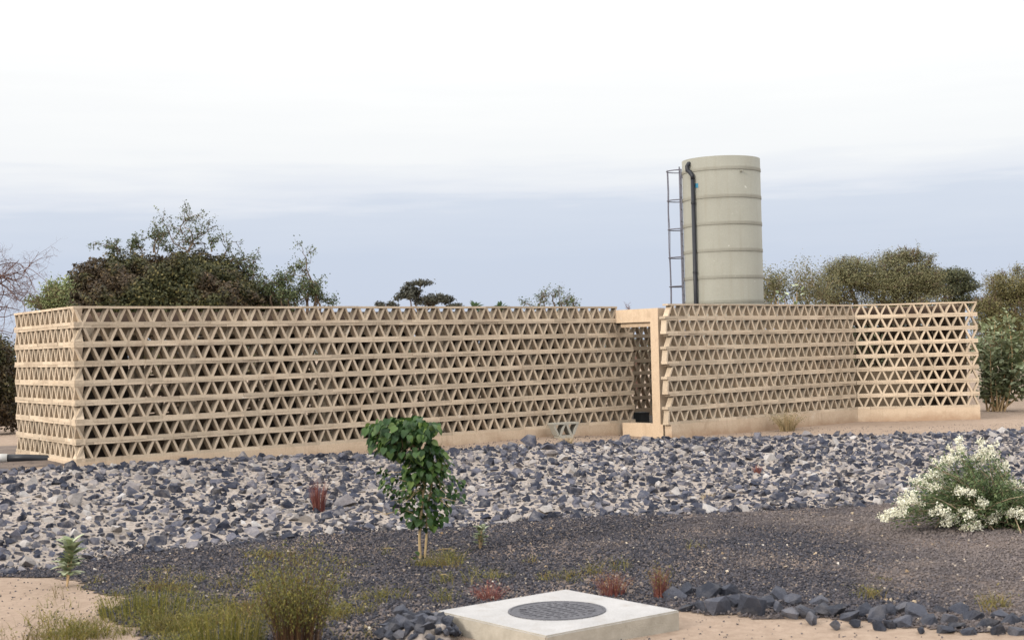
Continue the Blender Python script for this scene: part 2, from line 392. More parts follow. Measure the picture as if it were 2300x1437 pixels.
# ------------------------------------------------------------------ stones
def rock_proto(seed, flat=.7, npts=15):
    r = rng_(seed); p = r.normal(size=(npts, 3)); p /= np.linalg.norm(p, axis=1)[:, None]
    p *= r.uniform(.82, 1.08, (npts, 1)); p *= np.array([1, r.uniform(.68, .95), flat*r.uniform(.8, 1.2)])
    bm = bmesh.new()
    for q in p: bm.verts.new(q)
    bmesh.ops.convex_hull(bm, input=bm.verts)
    for v_ in [v_ for v_ in bm.verts if not v_.link_faces]: bm.verts.remove(v_)
    bmesh.ops.triangulate(bm, faces=bm.faces)
    bm.verts.index_update()
    v = np.array([tuple(q.co) for q in bm.verts]); f = np.array([[q.index for q in t.verts] for t in bm.faces]); bm.free()
    return v, f
PROTO = [rock_proto(100+i, .75, 9 + i % 4) for i in range(16)]
def rots(r, n, tilt=.5):
    a = r.uniform(0, 2*np.pi, n); b = r.normal(0, tilt, n); c = r.normal(0, tilt, n)
    ca, sa, cb, sb, cc, sc_ = np.cos(a), np.sin(a), np.cos(b), np.sin(b), np.cos(c), np.sin(c); z = np.zeros(n); o = np.ones(n)
    Rz = np.stack([ca,-sa,z,sa,ca,z,z,z,o],1).reshape(-1,3,3); Rx = np.stack([o,z,z,z,cb,-sb,z,sb,cb],1).reshape(-1,3,3); Ry = np.stack([cc,z,sc_,z,o,z,-sc_,z,cc],1).reshape(-1,3,3)
    return Ry @ Rx @ Rz, (a, b, c)
def scatter_mesh(name, protos, pos, size, seed, tilt=.5):
    r = rng_(seed); n = len(pos); R, _ = rots(r, n, tilt); k = r.integers(0, len(protos), n)
    V = []; F = []; off = 0
    for i, (pv, pf) in enumerate(protos):
        s = np.where(k == i)[0]
        if not len(s): continue
        v = np.einsum('nij,vj->nvi', R[s], pv) * size[s][:, None, None] + pos[s][:, None, :]
        f = pf[None] + (np.arange(len(s)) * len(pv))[:, None, None] + off
        V.append(v.reshape(-1, 3)); F.append(f.reshape(-1, 3)); off += len(s)*len(pv)
    return np_mesh(name, np.concatenate(V), np.concatenate(F), 3)

# dart throwing on the slope
r = rng_(11); cell = .25; hashg = {}
st = []
def try_put(x, y, rad, k):
    ci, cj = int(x//cell), int(y//cell)
    m = int((rad + .24)//cell) + 1
    for a in range(ci-m, ci+m+1):
        for b in range(cj-m, cj+m+1):
            for (x2, y2, r2) in hashg.get((a, b), ()):
                if (x-x2)**2 + (y-y2)**2 < ((rad+r2)*k)**2: return False
    hashg.setdefault((ci, cj), []).append((x, y, rad)); st.append((x, y, rad)); return True
# stones lining the foot of the slope and a few along its crest
for i, x in enumerate(np.arange(-10, 13, .17)):
    rr = r.uniform(.06, .16); yb = np.interp(x, BOTa[:,0], BOTa[:,1])
    try_put(x + r.normal(0, .08), yb + r.normal(-.05, .08), rr, .8)
for rad0, rad1, tries, k in ((.13,.18,110,1.0),(.09,.13,900,.86),(.06,.09,7000,.70),(.038,.06,22000,.68),(.020,.038,30000,.74)):
    xs_ = r.uniform(-10.5, 13.5, tries); us_ = r.uniform(-.02, 1, tries); rs_ = r.uniform(rad0, rad1, tries)
    yb_ = np.interp(xs_, BOTa[:,0], BOTa[:,1]); yt_ = np.interp(xs_, TOPa[:,0], TOPa[:,1])
    for x, y, rr in zip(xs_, yb_ + us_*(yt_ - yb_ - rs_*.4), rs_):
        if abs(x/y) < .46: try_put(x, y, rr, k)
st = np.array(st)
px_size = st[:,2] / st[:,1]
inview = (np.abs(st[:,0] / st[:,1]) < .37)
order = np.argsort(-(px_size * inview)); bigi = order[:300]; resti = order[300:]
rock_me = []
for i, (pv, pf) in enumerate(PROTO):
    me = np_mesh('stone', pv, pf, 3); me.materials.append(M['stone']); rock_me.append(me)
r = rng_(12)
for i in bigi:
    x, y, rr = st[i]; o = link('stone', rock_me[r.integers(16)], parent=slope)
    s = rr * r.uniform(1.08, 1.28)
    o.location = (x, y, H1(x, y) + rr*r.uniform(-.05, .14)); o.scale = (s, s*r.uniform(.85, 1.1), s*r.uniform(.8, 1.1)); o.rotation_euler = (r.normal(0, .35), r.normal(0, .35), r.uniform(0, 6.28))
p3 = st[resti]; pos = np.stack([p3[:,0], p3[:,1], H(p3[:,0], p3[:,1]) + p3[:,2]*r.uniform(-.05, .22, len(p3))], 1)
stuff(link('small_stones', scatter_mesh('small_stones', PROTO, pos, p3[:,2]*1.2, 13), M['stone'], slope))

# gravel: loose pebbles
r = rng_(21)
oct_ = []
for i in range(6):
    v = np.array([[1,0,0],[-1,0,0],[0,1,0],[0,-1,0],[0,0,1],[0,0,-1]], float) * r.uniform(.55, 1.1, (6, 1)); v[:,2] *= .7
    oct_.append((v + r.normal(0, .12, v.shape), np.array([[0,2,4],[2,1,4],[1,3,4],[3,0,4],[2,0,5],[1,2,5],[3,1,5],[0,3,5]])))
gx = r.uniform(-8, 15, 420000); gy = r.uniform(9, 24, 420000)
keep = (gx/gy > -.42) & (gx/gy < .56) & gmask(gx, gy) & (r.random(len(gx)) < np.clip(1.4 - (gy-10)*.06, .35, 1))
gx, gy = gx[keep][:125000], gy[keep][:125000]
gs = r.uniform(.008, .021, len(gx)) * np.where(r.random(len(gx)) < .05, 1.7, 1)
gpos = np.stack([gx, gy, H(gx, gy) + .010 + gs*.3], 1)
gravel = stuff(link('gravel', scatter_mesh('gravel', oct_, gpos, gs, 22, .6), M['pebble']))
gravel['label'] = 'loose dark grey gravel in front of the stone slope'; gravel['category'] = 'gravel'
lx_ = r.uniform(-6, 9, 900); ly_ = r.uniform(11, 21, 900); kp = gmask(lx_, ly_); lx_, ly_ = lx_[kp][:130], ly_[kp][:130]; ls_ = r.uniform(.014, .038, len(lx_))
lit = stuff(link('pale_litter', scatter_mesh('pale_litter', PROTO, np.stack([lx_, ly_, H(lx_, ly_) + .012 + ls_*.2], 1), ls_, 24), M['litter'])); lit['label'] = 'pale stone chips and dry litter scattered over the dark gravel'; lit['category'] = 'litter'
# stray gravel on the sand near the boulders and by the foreground edge
gx = r.uniform(-8, 11, 16000); gy = r.uniform(9.5, 30, 16000)
keep = (np.abs(gx/gy) < .40) & ~gmask(gx, gy) & ~slope_mask(gx, gy)
gx, gy = gx[keep][:5000], gy[keep][:5000]; gs = r.uniform(.005, .016, len(gx))
gravel2 = stuff(link('stray_grit', scatter_mesh('stray_grit', oct_, np.stack([gx, gy, H(gx, gy)+gs*.3], 1), gs, 23, .6), M['pebble']))
gravel2['label'] = 'scattered grit lying on the bare sand'; gravel2['category'] = 'grit'

# ------------------------------------------------------------------ perforated block walls
ROW, PIT, TH = .30, .28731, .15
WEB, TS, BS = .145*PIT, .036, .054          # web width, top slab, bottom slab
ZB = CAMZ - 5.312*.3                       # underside of the lowest course
A1 = Vector((-8.656, 24.127, 0)); B0 = Vector((-6.721, 21.283, 0)); B1 = Vector((2.404, 28.837, 0))
C0 = Vector((3.104, 27.578, 0)); C1 = Vector((7.865, 31.854, 0)); D1 = Vector((10.584, 31.548, 0))

def web(mb, x0, kind, j, y0, y1):
    """one diagonal strut filling half a pitch from x0; '/' or '\\'"""
    h = PIT/2; za, zb = BS, ROW - TS
    if kind == '\\': q = [(x0+h-WEB, za), (x0+h, za), (x0+WEB, zb), (x0, zb)]
    else:            q = [(x0, za), (x0+WEB, za), (x0+h, zb), (x0+h-WEB, zb)]
    mb.prism([(a + j.normal(0, .0022), b) for a, b in q], y0, y1)
def block_mesh(first, nweb, seed, lead=False, ledge=False):
    j = rng_(seed); mb = MB(); L = nweb * PIT/2; k = first
    e = lambda s=.0025: j.normal(0, s)
    for i in range(nweb):
        web(mb, i*PIT/2, k, j, .010, TH-.010); k = '/' if k == '\\' else '\\'
    x0 = 0.0
    if lead:                                # cut end block with one steep strut in front
        mb.prism([(-.26*PIT, BS), (-.10*PIT, BS), (-.002, ROW-TS), (-.15*PIT, ROW-TS)], .010, TH-.010); x0 = -.26*PIT
    g = .0015
    mb.box((-.15*PIT if lead else 0)+g, L-g, 0+e(), TH+e(), ROW-TS, ROW-.001+e(.001))
    mb.box((-.32*PIT if ledge else x0)+g, L-g, 0+e(), TH+e(), .001+e(.001), BS)
    me = mb.mesh('block'); me.materials.append(M['block']); return me
_bm = {}
def bmesh_for(first, n, var, lead=False, ledge=False):
    k = (first, n, var, lead, ledge)
    if k not in _bm: _bm[k] = block_mesh(first, n, 1000 + len(_bm)*7, lead, ledge)
    return _bm[k]
def runs(nweb, shift):
    out = []; i = 0
    if shift: out.append((0, 2)); i = 2
    while i < nweb:
        m = min(4, nweb - i); out.append((i, m)); i += m
    return out
def screen_wall(root, p0, p1, nweb, odd_first, seed, plinth_z, name='screen_wall', skip=None, lead_even=False, join=False, zoff=0, plinth_in=.0):
    r = rng_(seed); d = (p1 - p0).normalized(); ang = math.atan2(d.y, d.x); nout = Vector((d.y, -d.x, 0)); L = (p1-p0).length
    Mx = Matrix.Translation(p0 - root.location) @ Matrix.Rotation(ang, 4, 'Z')
    mb = MB(); mb.box(plinth_in, L - plinth_in, -.012, TH+.012, plinth_z - 0, ZB + .001 + zoff, Mx)
    wall = link(name, mb.mesh(name), M['plinth'], root)
    scale = L / (nweb * PIT/2)
    for row in range(8):                     # row 0 is the top course
        z = ZB + (7-row)*ROW + zoff
        odd = row % 2 == 0
        first = odd_first if odd else ('/' if odd_first == '\\' else '\\')
        for i, m in runs(nweb, not odd):
            if skip and skip(row, i, m): continue
            f = first if i % 2 == 0 else ('/' if first == '\\' else '\\')
            ld = lead_even and not odd and i == 0
            me = bmesh_for(f, m, int(r.integers(4)), ld, lead_even and odd and i == 0 and row < 7)
            o = link('block', me, parent=wall)
            q = Matrix.Translation(p0 - root.location + d*(i*PIT/2*scale) + nout*r.normal(0, .003) + Vector((0, 0, z + r.normal(0, .0012)))) @ Matrix.Rotation(ang + r.normal(0, .002), 4, 'Z') @ Matrix.Diagonal((scale, 1, 1, 1))
            o.matrix_local = q
    return wall
def joined_wall(root, p0, p1, nweb, odd_first, seed, name, plinth_z):
    """the same coursework for walls seen only through other walls: one joined part"""
    r = rng_(seed); d = (p1-p0).normalized(); ang = math.atan2(d.y, d.x); mb = MB(); L = (p1-p0).length
    base = Matrix.Translation(p0 - root.location) @ Matrix.Rotation(ang, 4, 'Z')
    tmp = {}
    for row in range(8):
        odd = row % 2 == 0; first = odd_first if odd else ('/' if odd_first == '\\' else '\\')
        key = first
        if key not in tmp:
            t = MB(); k = first
            for i in range(nweb): web(t, i*PIT/2, k, r, .01, TH-.01); k = '/' if k == '\\' else '\\'
            t.box(0, L, 0, TH, ROW-TS, ROW-.001); t.box(0, L, 0, TH, .001, BS); tmp[key] = t
        t = tmp[key]; z = ZB + (7-row)*ROW
        mb.add([base @ (Vector(v) + Vector((0, 0, z))) for v in t.v], t.f)
    mb.box(0, L, -.012, TH+.012, plinth_z, ZB+.001, base)
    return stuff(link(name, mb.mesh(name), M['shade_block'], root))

# --- left building: side wall, long front wall, back wall, roof, columns
LB = thing('block_building', 'long sand-coloured building of triangle-pierced blocks left of the doorway', 'building', (B0.x, B0.y, .8))
dB = (B1-B0).normalized(); nB = Vector((dB.y, -dB.x, 0)); back = (A1-B0); LBL_ = (B1-B0).length
screen_wall(LB, A1 - nB*0, B0 - (B0-A1).normalized()*.004, 24, '\\', 31, -.25, zoff=.003)['label'] = 'short sunlit side wall of pierced blocks'
screen_wall(LB, B0, B0 + dB*(LBL_*83/82), 83, '\\', 32, -.35, skip=lambda row, i, m: row == 0 and i >= 80)['label'] = 'long shaded front wall of pierced blocks'
bk0 = A1 + dB*.25; bk1 = A1 + dB*17.2
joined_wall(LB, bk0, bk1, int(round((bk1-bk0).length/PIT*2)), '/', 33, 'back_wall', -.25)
inw = -nB
def frame_box(root, o, dx, dy, x0, x1, y0, y1, z0, z1, mb):
    """box in a wall frame: x along the wall, y inward"""
    ang = math.atan2(dx.y, dx.x)
    mb.box(x0, x1, y0, y1, z0, z1, Matrix.Translation(o - root.location) @ Matrix.Rotation(ang, 4, 'Z'))
LBL = (B1-B0).length; RT = ZB + 8*ROW
mb = MB(); frame_box(LB, B0, dB, inw, .60, LBL+1.6, .42, 3.22, RT-.30, RT-.085, mb); link('roof', mb.mesh('roof'), M['roof'], LB)
mb = MB(); frame_box(LB, B0, dB, inw, .45, LBL+.4, .62, .82, RT-.45, RT-.302, mb); link('ring_beam', mb.mesh('ring_beam'), M['inner'], LB)
mb = MB(); frame_box(LB, B0, dB, inw, .45, LBL+.4, 2.62, 2.82, RT-.45, RT-.302, mb); link('ring_beam', mb.mesh('ring_beam'), M['inner'], LB)
for s in (.55, 2.15, 4.9, 7.35, 9.6):
    for y in (.63, 2.63):
        mb = MB(); frame_box(LB, B0, dB, inw, s, s+.2, y, y+.18, -.05-.0, RT-.451, mb); link('column', mb.mesh('column'), M['inner'], LB)
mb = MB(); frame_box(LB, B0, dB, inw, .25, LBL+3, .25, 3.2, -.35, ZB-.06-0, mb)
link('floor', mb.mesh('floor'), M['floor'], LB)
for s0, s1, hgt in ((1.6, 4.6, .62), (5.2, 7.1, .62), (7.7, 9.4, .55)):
    mb = MB(); frame_box(LB, B0, dB, inw, s0, s1, 1.55, 1.70, ZB-.06, ZB+hgt+.0, mb); link('low_wall', mb.mesh('low_wall'), M['deep_shade_block'], LB)
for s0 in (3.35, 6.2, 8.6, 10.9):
    mb = MB(); frame_box(LB, B0, dB, inw, s0, s0+.12, 1.05, 2.6, ZB-.06, RT-.48, mb); link('partition', mb.mesh('partition'), M['deep_shade_block'], LB)

for s0, s1, y in ((.24, .72, .45), (1.0, 1.45, 1.3), (4.05, 4.6, 1.2), (6.55, 7.05, 1.2), (8.95, 9.5, 1.2), (10.2, 10.8, 1.2)):  # dark panels behind openings; the corner one mimics the side wall's dark inner face
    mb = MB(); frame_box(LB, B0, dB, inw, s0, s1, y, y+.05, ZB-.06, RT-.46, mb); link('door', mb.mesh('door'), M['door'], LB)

# --- right building: front wall, angled end wall
RB = thing('block_enclosure', 'sand-coloured pierced-block building right of the doorway with an angled end wall', 'building', (C0.x, C0.y, .6))
dC = (C1-C0).normalized(); nC = Vector((dC.y, -dC.x, 0)); dD = (D1-C1).normalized(); nD = Vector((dD.y, -dD.x, 0))
screen_wall(RB, C0, C1, 44, '/', 41, -.2, lead_even=True)['label'] = 'shaded front wall of pierced blocks beside the doorway'
D1e = C1 + dD * (19*PIT/2)
screen_wall(RB, C1 + dD*.004, D1e, 19, '/', 42, -.2, zoff=.002, plinth_in=.004)['label'] = 'sunlit angled end wall of pierced blocks'
e0 = D1e - nD*.21 - dD*.20; e1 = e0 - nD*4.0
joined_wall(RB, e0 + dD*.0, e1, int((e1-e0).length/PIT*2), '\\', 43, 'return_wall', -.2)
b0 = C1 - nD*3.3 - dD*2.2; b1 = D1e - nD*3.3 - dD*.25
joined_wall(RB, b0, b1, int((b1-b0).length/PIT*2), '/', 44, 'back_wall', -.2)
mb = MB(); frame_box(RB, C1, dD, -nD, -1.3, 2.42, .34, 3.28, RT-.32, RT-.085, mb); link('roof', mb.mesh('roof'), M['roof'], RB)
mb = MB(); frame_box(RB, C1, dD, -nD, -.9, 1.9, .98, 1.16, RT-.47, RT-.3215, mb); link('ring_beam', mb.mesh('ring_beam'), M['inner'], RB)
mb = MB(); frame_box(RB, C1, dD, -nD, 1.42, 1.62, .98, 1.16, -.1, RT-.471, mb); link('column', mb.mesh('column'), M['inner'], RB)
mb = MB(); frame_box(RB, C1, dD, -nD, -.7, -.5, .98, 1.16, -.1, RT-.471, mb); link('column', mb.mesh('column'), M['inner'], RB)
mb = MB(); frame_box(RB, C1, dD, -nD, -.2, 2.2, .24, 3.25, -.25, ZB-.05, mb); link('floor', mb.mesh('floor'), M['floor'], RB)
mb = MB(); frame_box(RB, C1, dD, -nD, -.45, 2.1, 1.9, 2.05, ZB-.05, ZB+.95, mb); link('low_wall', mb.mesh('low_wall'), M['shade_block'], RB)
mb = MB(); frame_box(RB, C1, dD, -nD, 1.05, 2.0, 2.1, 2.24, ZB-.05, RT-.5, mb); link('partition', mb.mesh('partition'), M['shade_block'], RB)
mb = MB(); frame_box(RB, C1, dD, -nD, 2.02, 2.25, 1.3, 1.42, ZB-.05, RT-.5, mb); link('partition', mb.mesh('partition'), M['roof'], RB)

# --- doorway between them, square to the front walls
pdir = -nC                                   # runs back from the corner C0
DW = thing('concrete_doorway', 'plain concrete door frame with raised threshold between the two pierced walls', 'doorway', (C0.x, C0.y, .6))
def dbox(name, t0, t1, w0, w1, z0, z1, bev=0):
    mb = MB(); ang = math.atan2(dC.y, dC.x)
    mb.box(w0, w1, t0, t1, z0 - .6, z1 - .6, Matrix.Rotation(ang, 4, 'Z'))
    return link(name, mb.mesh(name), M['frame'], DW)
DTOP = RT - .075
dbox('post', .265, .475, -.012, .20, .50, DTOP)
dbox('lintel', .477, 1.47, -.010, .20, DTOP-.27, DTOP-.003)
dbox('inner_lintel', .477, 1.36, .06, .24, DTOP-.365, DTOP-.2715)
dbox('threshold', .20, 1.31, -.016, .26, .50, ZB+.004)

# --- loose block and small things beside the walls
q = at(1266, 977, 27.2); q.z = H1(q.x, q.y)
lb = thing('loose_block', 'single grey pierced block standing loose against the foot of the long wall', 'block', q)
j = rng_(5)
for i, (x0, k) in enumerate(((0, '\\'), (PIT/2, '/'), (PIT, '\\'), (1.5*PIT, '/'))):
    mb = MB(); web(mb, x0 - PIT, k, j, -.1, .1); o = link('strut', mb.mesh('strut'), M['grey_block'], lb); o.rotation_euler.z = RAD(28)
mb = MB(); mb.box(-PIT-.01, PIT+.01, -.105, .105, ROW-TS, ROW); o = link('top_slab', mb.mesh('top_slab'), M['grey_block'], lb); o.rotation_euler.z = RAD(28)
mb = MB(); mb.box(-PIT*.55, PIT*.55, -.105, .105, -.01, BS); o = link('bottom_slab', mb.mesh('bottom_slab'), M['grey_block'], lb); o.rotation_euler.z = RAD(28)

q = at(1441, 954, 29.6); q.z = ZB-.06
bx = thing('dark_box', 'dark box standing on the floor just inside the doorway', 'box', q)
mb = MB(); mb.box(-.12, .12, -.12, .12, 0, .20); o = link('body', mb.mesh('body'), M['dark_box'], bx); o.rotation_euler.z = .5
mb = MB(); mb.box(-.13, .13, -.13, .13, .2005, .225); o = link('lid', mb.mesh('lid'), M['dark_box'], bx); o.rotation_euler.z = .5

q = on(40, 1036, .86)
pp = thing('drain_pipe', 'black pipe with a white coupling on the ground by the side wall', 'pipe', q)
mb = MB(); mb.tube([(-.16, 0, .06), (.1, .02, .055), (.45, .05, .03), (.75, .09, -.03)], .062, 12); link('pipe', mb.mesh('pipe', None, True), M['black_pipe'], pp)
mb = MB(); mb.tube([(-.62, -.04, .07), (-.16, 0, .062)], .070, 14); link('coupling', mb.mesh('coupling', None, True), M['white_plastic'], pp)
q = on(1500, 984, .625)
mb = MB(); mb.tube([(-.22, .03, .03), (-.05, 0, .012), (.12, -.02, .014), (.3, -.06, .02)], [.008, .014, .013, .006], 6)
tag(link('stick', mb.mesh('stick'), M['bark'], None, q), 'thin dark stick on the sand below the doorway corner', 'stick')

# ------------------------------------------------------------------ water tank
TY = 31.5
tl = at(1536, 520, TY); tr = at(1710, 520, TY); tcx = (tl.x+tr.x)/2; TR = (tr.x-tl.x)/2
TZ1 = at(1620, 361, TY).z; TZ0 = .62
T = thing('water_tank', 'tall beige cylindrical water tank rising behind the right pierced wall', 'tank', (tcx, TY, TZ0))
K = 64
def ring_profile(prof):
    mb = MB(); n_ = len(prof)
    for rr, z in prof:
        for k in range(K):
            a = 2*math.pi*k/K; mb.v.append((rr*math.cos(a), rr*math.sin(a), z))
    for i in range(n_-1):
        for k in range(K): mb.f.append((i*K+k, i*K+(k+1) % K, (i+1)*K+(k+1) % K, (i+1)*K+k))
    return mb
h = TZ1 - TZ0
mb = ring_profile([(TR, 0), (TR, h), (TR-.02, h+.004), (TR-.03, h-.03), (TR-.03, 0)])
link('shell', mb.mesh('shell', None, True), M['tank'], T)
mb = ring_profile([(TR-.031, h-.06), (.3, h-.02), (.001, h-.015)]); link('lid', mb.mesh('lid', None, True), M['tank'], T)
for py in (378.5, 440, 500.5, 561, 621.5, 677):
    z = at(1622, py, TY-TR).z - TZ0
    if py == 378.5: z = at(1622, 377, TY-TR).z - TZ0
    mb = ring_profile([(TR-.004, z-.030), (TR+.010, z-.028), (TR+.011, z+.022), (TR+.006, z+.05), (TR-.004, z+.06)])
    link('hoop_band', mb.mesh('hoop_band'), M['tank'], T)
# overflow pipe down the front left of the shell
def tp(px, py, rr=TR+.06):
    """point on the tank's flank seen at that pixel"""
    d = ray(px, py); o = Vector((0, 0, CAMZ)); a = d.x*d.x+d.y*d.y
    ox, oy = -tcx, -TY; b = ox*d.x+oy*d.y; c_ = ox*ox+oy*oy-rr*rr; t = (-b-math.sqrt(max(b*b-a*c_, 0)))/a
    return Vector((d.x*t-tcx, d.y*t-TY, CAMZ+d.z*t-TZ0))
bot = tp(1559, 690); topp = tp(1555.5, 400)
q1 = Vector((topp.x, topp.y, topp.z)); q0 = Vector((topp.x, topp.y, .02))
mb = MB(); mb.tube([q0, q1], .045, 12); P_ = link('overflow_pipe', mb.mesh('overflow_pipe', None, True), M['black_pipe'], T)
n1 = tp(1552, 386); n2 = tp(1544, 384); n3 = tp(1543, 374); n4 = tp(1550, 368, TR-.02)
mb = MB(); mb.tube([q1 + Vector((0, 0, -.03)), q1 + Vector((0, 0, .05)), (n1+n2)/2, n2, n3 + Vector((0, -.02, 0)), (n3+n4)/2 + Vector((0, -.02, .03)), n4], .048, 12)
link('elbow', mb.mesh('elbow', None, True), M['black_pipe'], P_)
for pz in (.35, .62, .9):
    c_ = q0.lerp(q1, pz); mb = MB(); mb.tube([c_ + Vector((0, 0, -.02)), c_ + Vector((0, 0, .02))], .054, 12); link('pipe_clip', mb.mesh('pipe_clip'), M['black_pipe'], P_)
u0 = tp(1561, 412, TR+.004); u1 = tp(1568, 412, TR+.004); dz = .1
mb = MB(); mb.add([u0, u1, u1 - Vector((0, 0, dz)), u0 - Vector((0, 0, dz))], [(3, 2, 1, 0)])
w_ = (u1-u0).cross(Vector((0, 0, 1))).normalized() * .003
mb.add([u0+w_, u1+w_, u1+w_ - Vector((0, 0, dz)), u0+w_ - Vector((0, 0, dz))], [(3, 2, 1, 0)])
mb.f += [(0, 1, 5, 4), (1, 2, 6, 5), (2, 3, 7, 6), (3, 0, 4, 7)]
link('label_plate', mb.mesh('label_plate'), M['blue'], T)
s0 = tp(1664, 384, TR); mb = MB(); mb.tube([s0, s0*1.0 + Vector((s0.x, s0.y, 0)).normalized()*.06], .022, 10); link('outlet_stub', mb.mesh('outlet_stub'), M['tank'], T)
# caged ladder on the left flank
la = RAD(168); ld_ = Vector((math.cos(la), math.sin(la), 0)); lt_ = Vector((-ld_.y, ld_.x, 0))
lc = ld_ * (TR + .045); HT = at(1520, 380, TY).z - TZ0
LAD = link('ladder', None, parent=T)
for s in (-1, 1):
    mb = MB(); mb.tube([lc + lt_*.2*s + Vector((0, 0, .01)), lc + lt_*.2*s + Vector((0, 0, HT+.05))], .017, 6); link('stile', mb.mesh('stile'), M['ladder'], LAD)
for i in range(int(HT/.28)):
    z = .2 + i*.28; mb = MB(); mb.tube([lc + lt_*.2 + Vector((0, 0, z)), lc - lt_*.2 + Vector((0, 0, z))], .010, 6); link('rung', mb.mesh('rung'), M['ladder'], LAD)
CAGE = .31
def hoop_pt(t): return lc + ld_*(CAGE*math.sin(t)) + lt_*(.30*math.cos(t))
for py in (383, 449.5, 514.5, 578, 643):
    z = at(1516, py, TY).z - TZ0
    mb = MB(); mb.tube([hoop_pt(math.pi*k/14) + Vector((0, 0, z)) for k in range(15)], .013, 6); link('cage_hoop', mb.mesh('cage_hoop'), M['ladder'], LAD)
zl = at(1516, 643, TY).z - TZ0 - .6
for t in (math.pi*.38, math.pi*.62):
    j = rng_(int(t*10))
    mb = MB(); mb.tube([hoop_pt(t) + ld_*(-.0016) + Vector((j.normal(0, .008), 0, z)) for z in np.linspace(zl, HT, 8)], .010, 6); link('cage_bar', mb.mesh('cage_bar'), M['ladder'], LAD)
mb = MB(); w0 = at(1529, 398, TY) - Vector((tcx, TY, TZ0)); mb.box(w0.x-.02, w0.x+.05, w0.y-.02, w0.y+.02, w0.z-.03, w0.z+.03); link('bracket', mb.mesh('bracket'), M['ladder'], T)

# ------------------------------------------------------------------ manhole slab
sc_ = [on(x, y, .17) for x, y in ((1000,1367),(1290,1320),(1512,1372),(1200,1432))]
ctr = sum(sc_, Vector())/4; SA = RAD(38.5); SW = 1.53
MS = thing('manhole_slab', 'square pale concrete slab with a round dark manhole cover in the foreground', 'manhole slab', (ctr.x, ctr.y, 0))
bm = bmesh.new(); bmesh.ops.create_cube(bm, size=1)
for v in bm.verts: v.co = Vector((v.co.x*SW, v.co.y*SW, .045 + v.co.z*.25))
bmesh.ops.bevel(bm, geom=[e for e in bm.edges], offset=.012, segments=2, affect='EDGES')
me = bpy.data.meshes.new('slab'); bm.to_mesh(me); bm.free()
me.materials.append(M['slab']); me.materials.append(M['slab_side'])
for p in me.polygons: p.material_index = 0 if p.normal.z > .5 else 1
o = link('slab', me, None, MS); o.rotation_euler.z = SA
cc = on(1251, 1369.5, .176) - Vector((ctr.x, ctr.y, 0)); CR = .415
mb = MB(); K2 = 48
prof = [(CR+.02, .168), (CR+.018, .179), (CR-.004, .180), (CR-.008, .172)]
for rr, z in prof:
    for k in range(K2): a = 2*math.pi*k/K2; mb.v.append((cc.x+rr*math.cos(a), cc.y+rr*math.sin(a), z))
for i in range(3):
    for k in range(K2): mb.f.append((i*K2+k, i*K2+(k+1) % K2, (i+1)*K2+(k+1) % K2, (i+1)*K2+k))
cover = link('cover', None, parent=MS)
link('cover_rim', mb.mesh('cover_rim'), M['cast'], cover)
mb = MB()
for k in range(K2): a = 2*math.pi*k/K2; mb.v.append((cc.x+(CR-.008)*math.cos(a), cc.y+(CR-.008)*math.sin(a), .174))
mb.f.append(tuple(range(K2))); link('cover_plate', mb.mesh('cover_plate'), M['cast'], cover)
mb = MB()
for i in range(-4, 5):
    hw = math.sqrt(max(CR**2*.72 - (i*.075)**2, 0))
    for k in range(6):
        x0 = -hw + 2*hw*k/6 + .02; mb.box(x0, x0 + hw/3 - .04, i*.075-.012, i*.075+.012, .1735, .180, Matrix.Translation((cc.x, cc.y, 0)) @ Matrix.Rotation(.5, 4, 'Z'))
stuff(link('cover_ribs', mb.mesh('cover_ribs'), M['cast'], cover))
for s in (-1, 1):
    mb = MB(); q = cc + Vector((s*.3, -s*.06, 0)); mb.box(q.x-.03, q.x+.03, q.y-.015, q.y+.015, .174, .186); link('lifting_lug', mb.mesh('lifting_lug'), M['cast'], cover)

# ------------------------------------------------------------------ boulder borders
BPROTO = []
for i in range(10):
    v, f = rock_proto(500+i, .8, 13); me = np_mesh('stone', v, f, 3); me.materials.append(M['boulder']); BPROTO.append(me)
def border(name, label, loc, items, seed):
    root = thing(name, label, 'stone border', loc); r = rng_(seed)
    for x, y, z, s in items:
        o = link('stone', BPROTO[r.integers(10)], parent=root)
        o.location = Vector((x, y, z)) - root.location; o.scale = (s*r.uniform(.85, 1.25), s*r.uniform(.8, 1.05), s*r.uniform(.8, 1.1)); o.rotation_euler = (r.normal(0, .3), r.normal(0, .3), r.uniform(0, 6.28))
    return root
r = rng_(61); items = []
line = [(1500,1362),(1560,1366),(1620,1370),(1690,1372),(1760,1378),(1840,1384),(1920,1390),(2000,1393),(2090,1398),(2180,1404),(2260,1410),(2340,1414),(2420,1418),(2500,1424)]
lx = [a for a, b in line]; ly = [b for a, b in line]
for pxx, dy, sz in [(1515,-14,34),(1545,-26,42),(1542,8,32),(1588,-22,44),(1575,8,36),(1617,10,50),(1640,-30,36),(1660,-6,42),(1684,8,58),(1722,-12,34),(1752,-30,36),(1785,-22,36),(1745,-2,34),(1775,8,30),(1805,4,36),(1838,-26,26),(1823,16,28),(1852,-2,34),(1880,-4,38),(1876,24,24),(1908,2,36),(1922,16,24),(1945,-6,34),(1972,2,36),(1975,22,24),(2000,-10,36),(1998,18,26),(2035,-16,40),(2028,14,36),(2064,-6,38),(2090,8,34),(2068,26,20),(2110,-18,30),(2128,4,34),(2122,24,26),(2155,-20,36),(2150,14,32),(2185,-6,34),(2178,24,26),(2215,8,36),(2245,-14,34),(2238,20,30),(2272,-4,36),(2285,18,28),(2310,-8,38),(2330,12,34),(2360,2,36),(2395,10,34),(2430,4,38),(2470,12,36)]:
    q = on(pxx, np.interp(pxx, lx, ly) + dy, 0); s = sz/2/FPX*q.y
    items.append((q.x, q.y, s*.6, s*1.62))
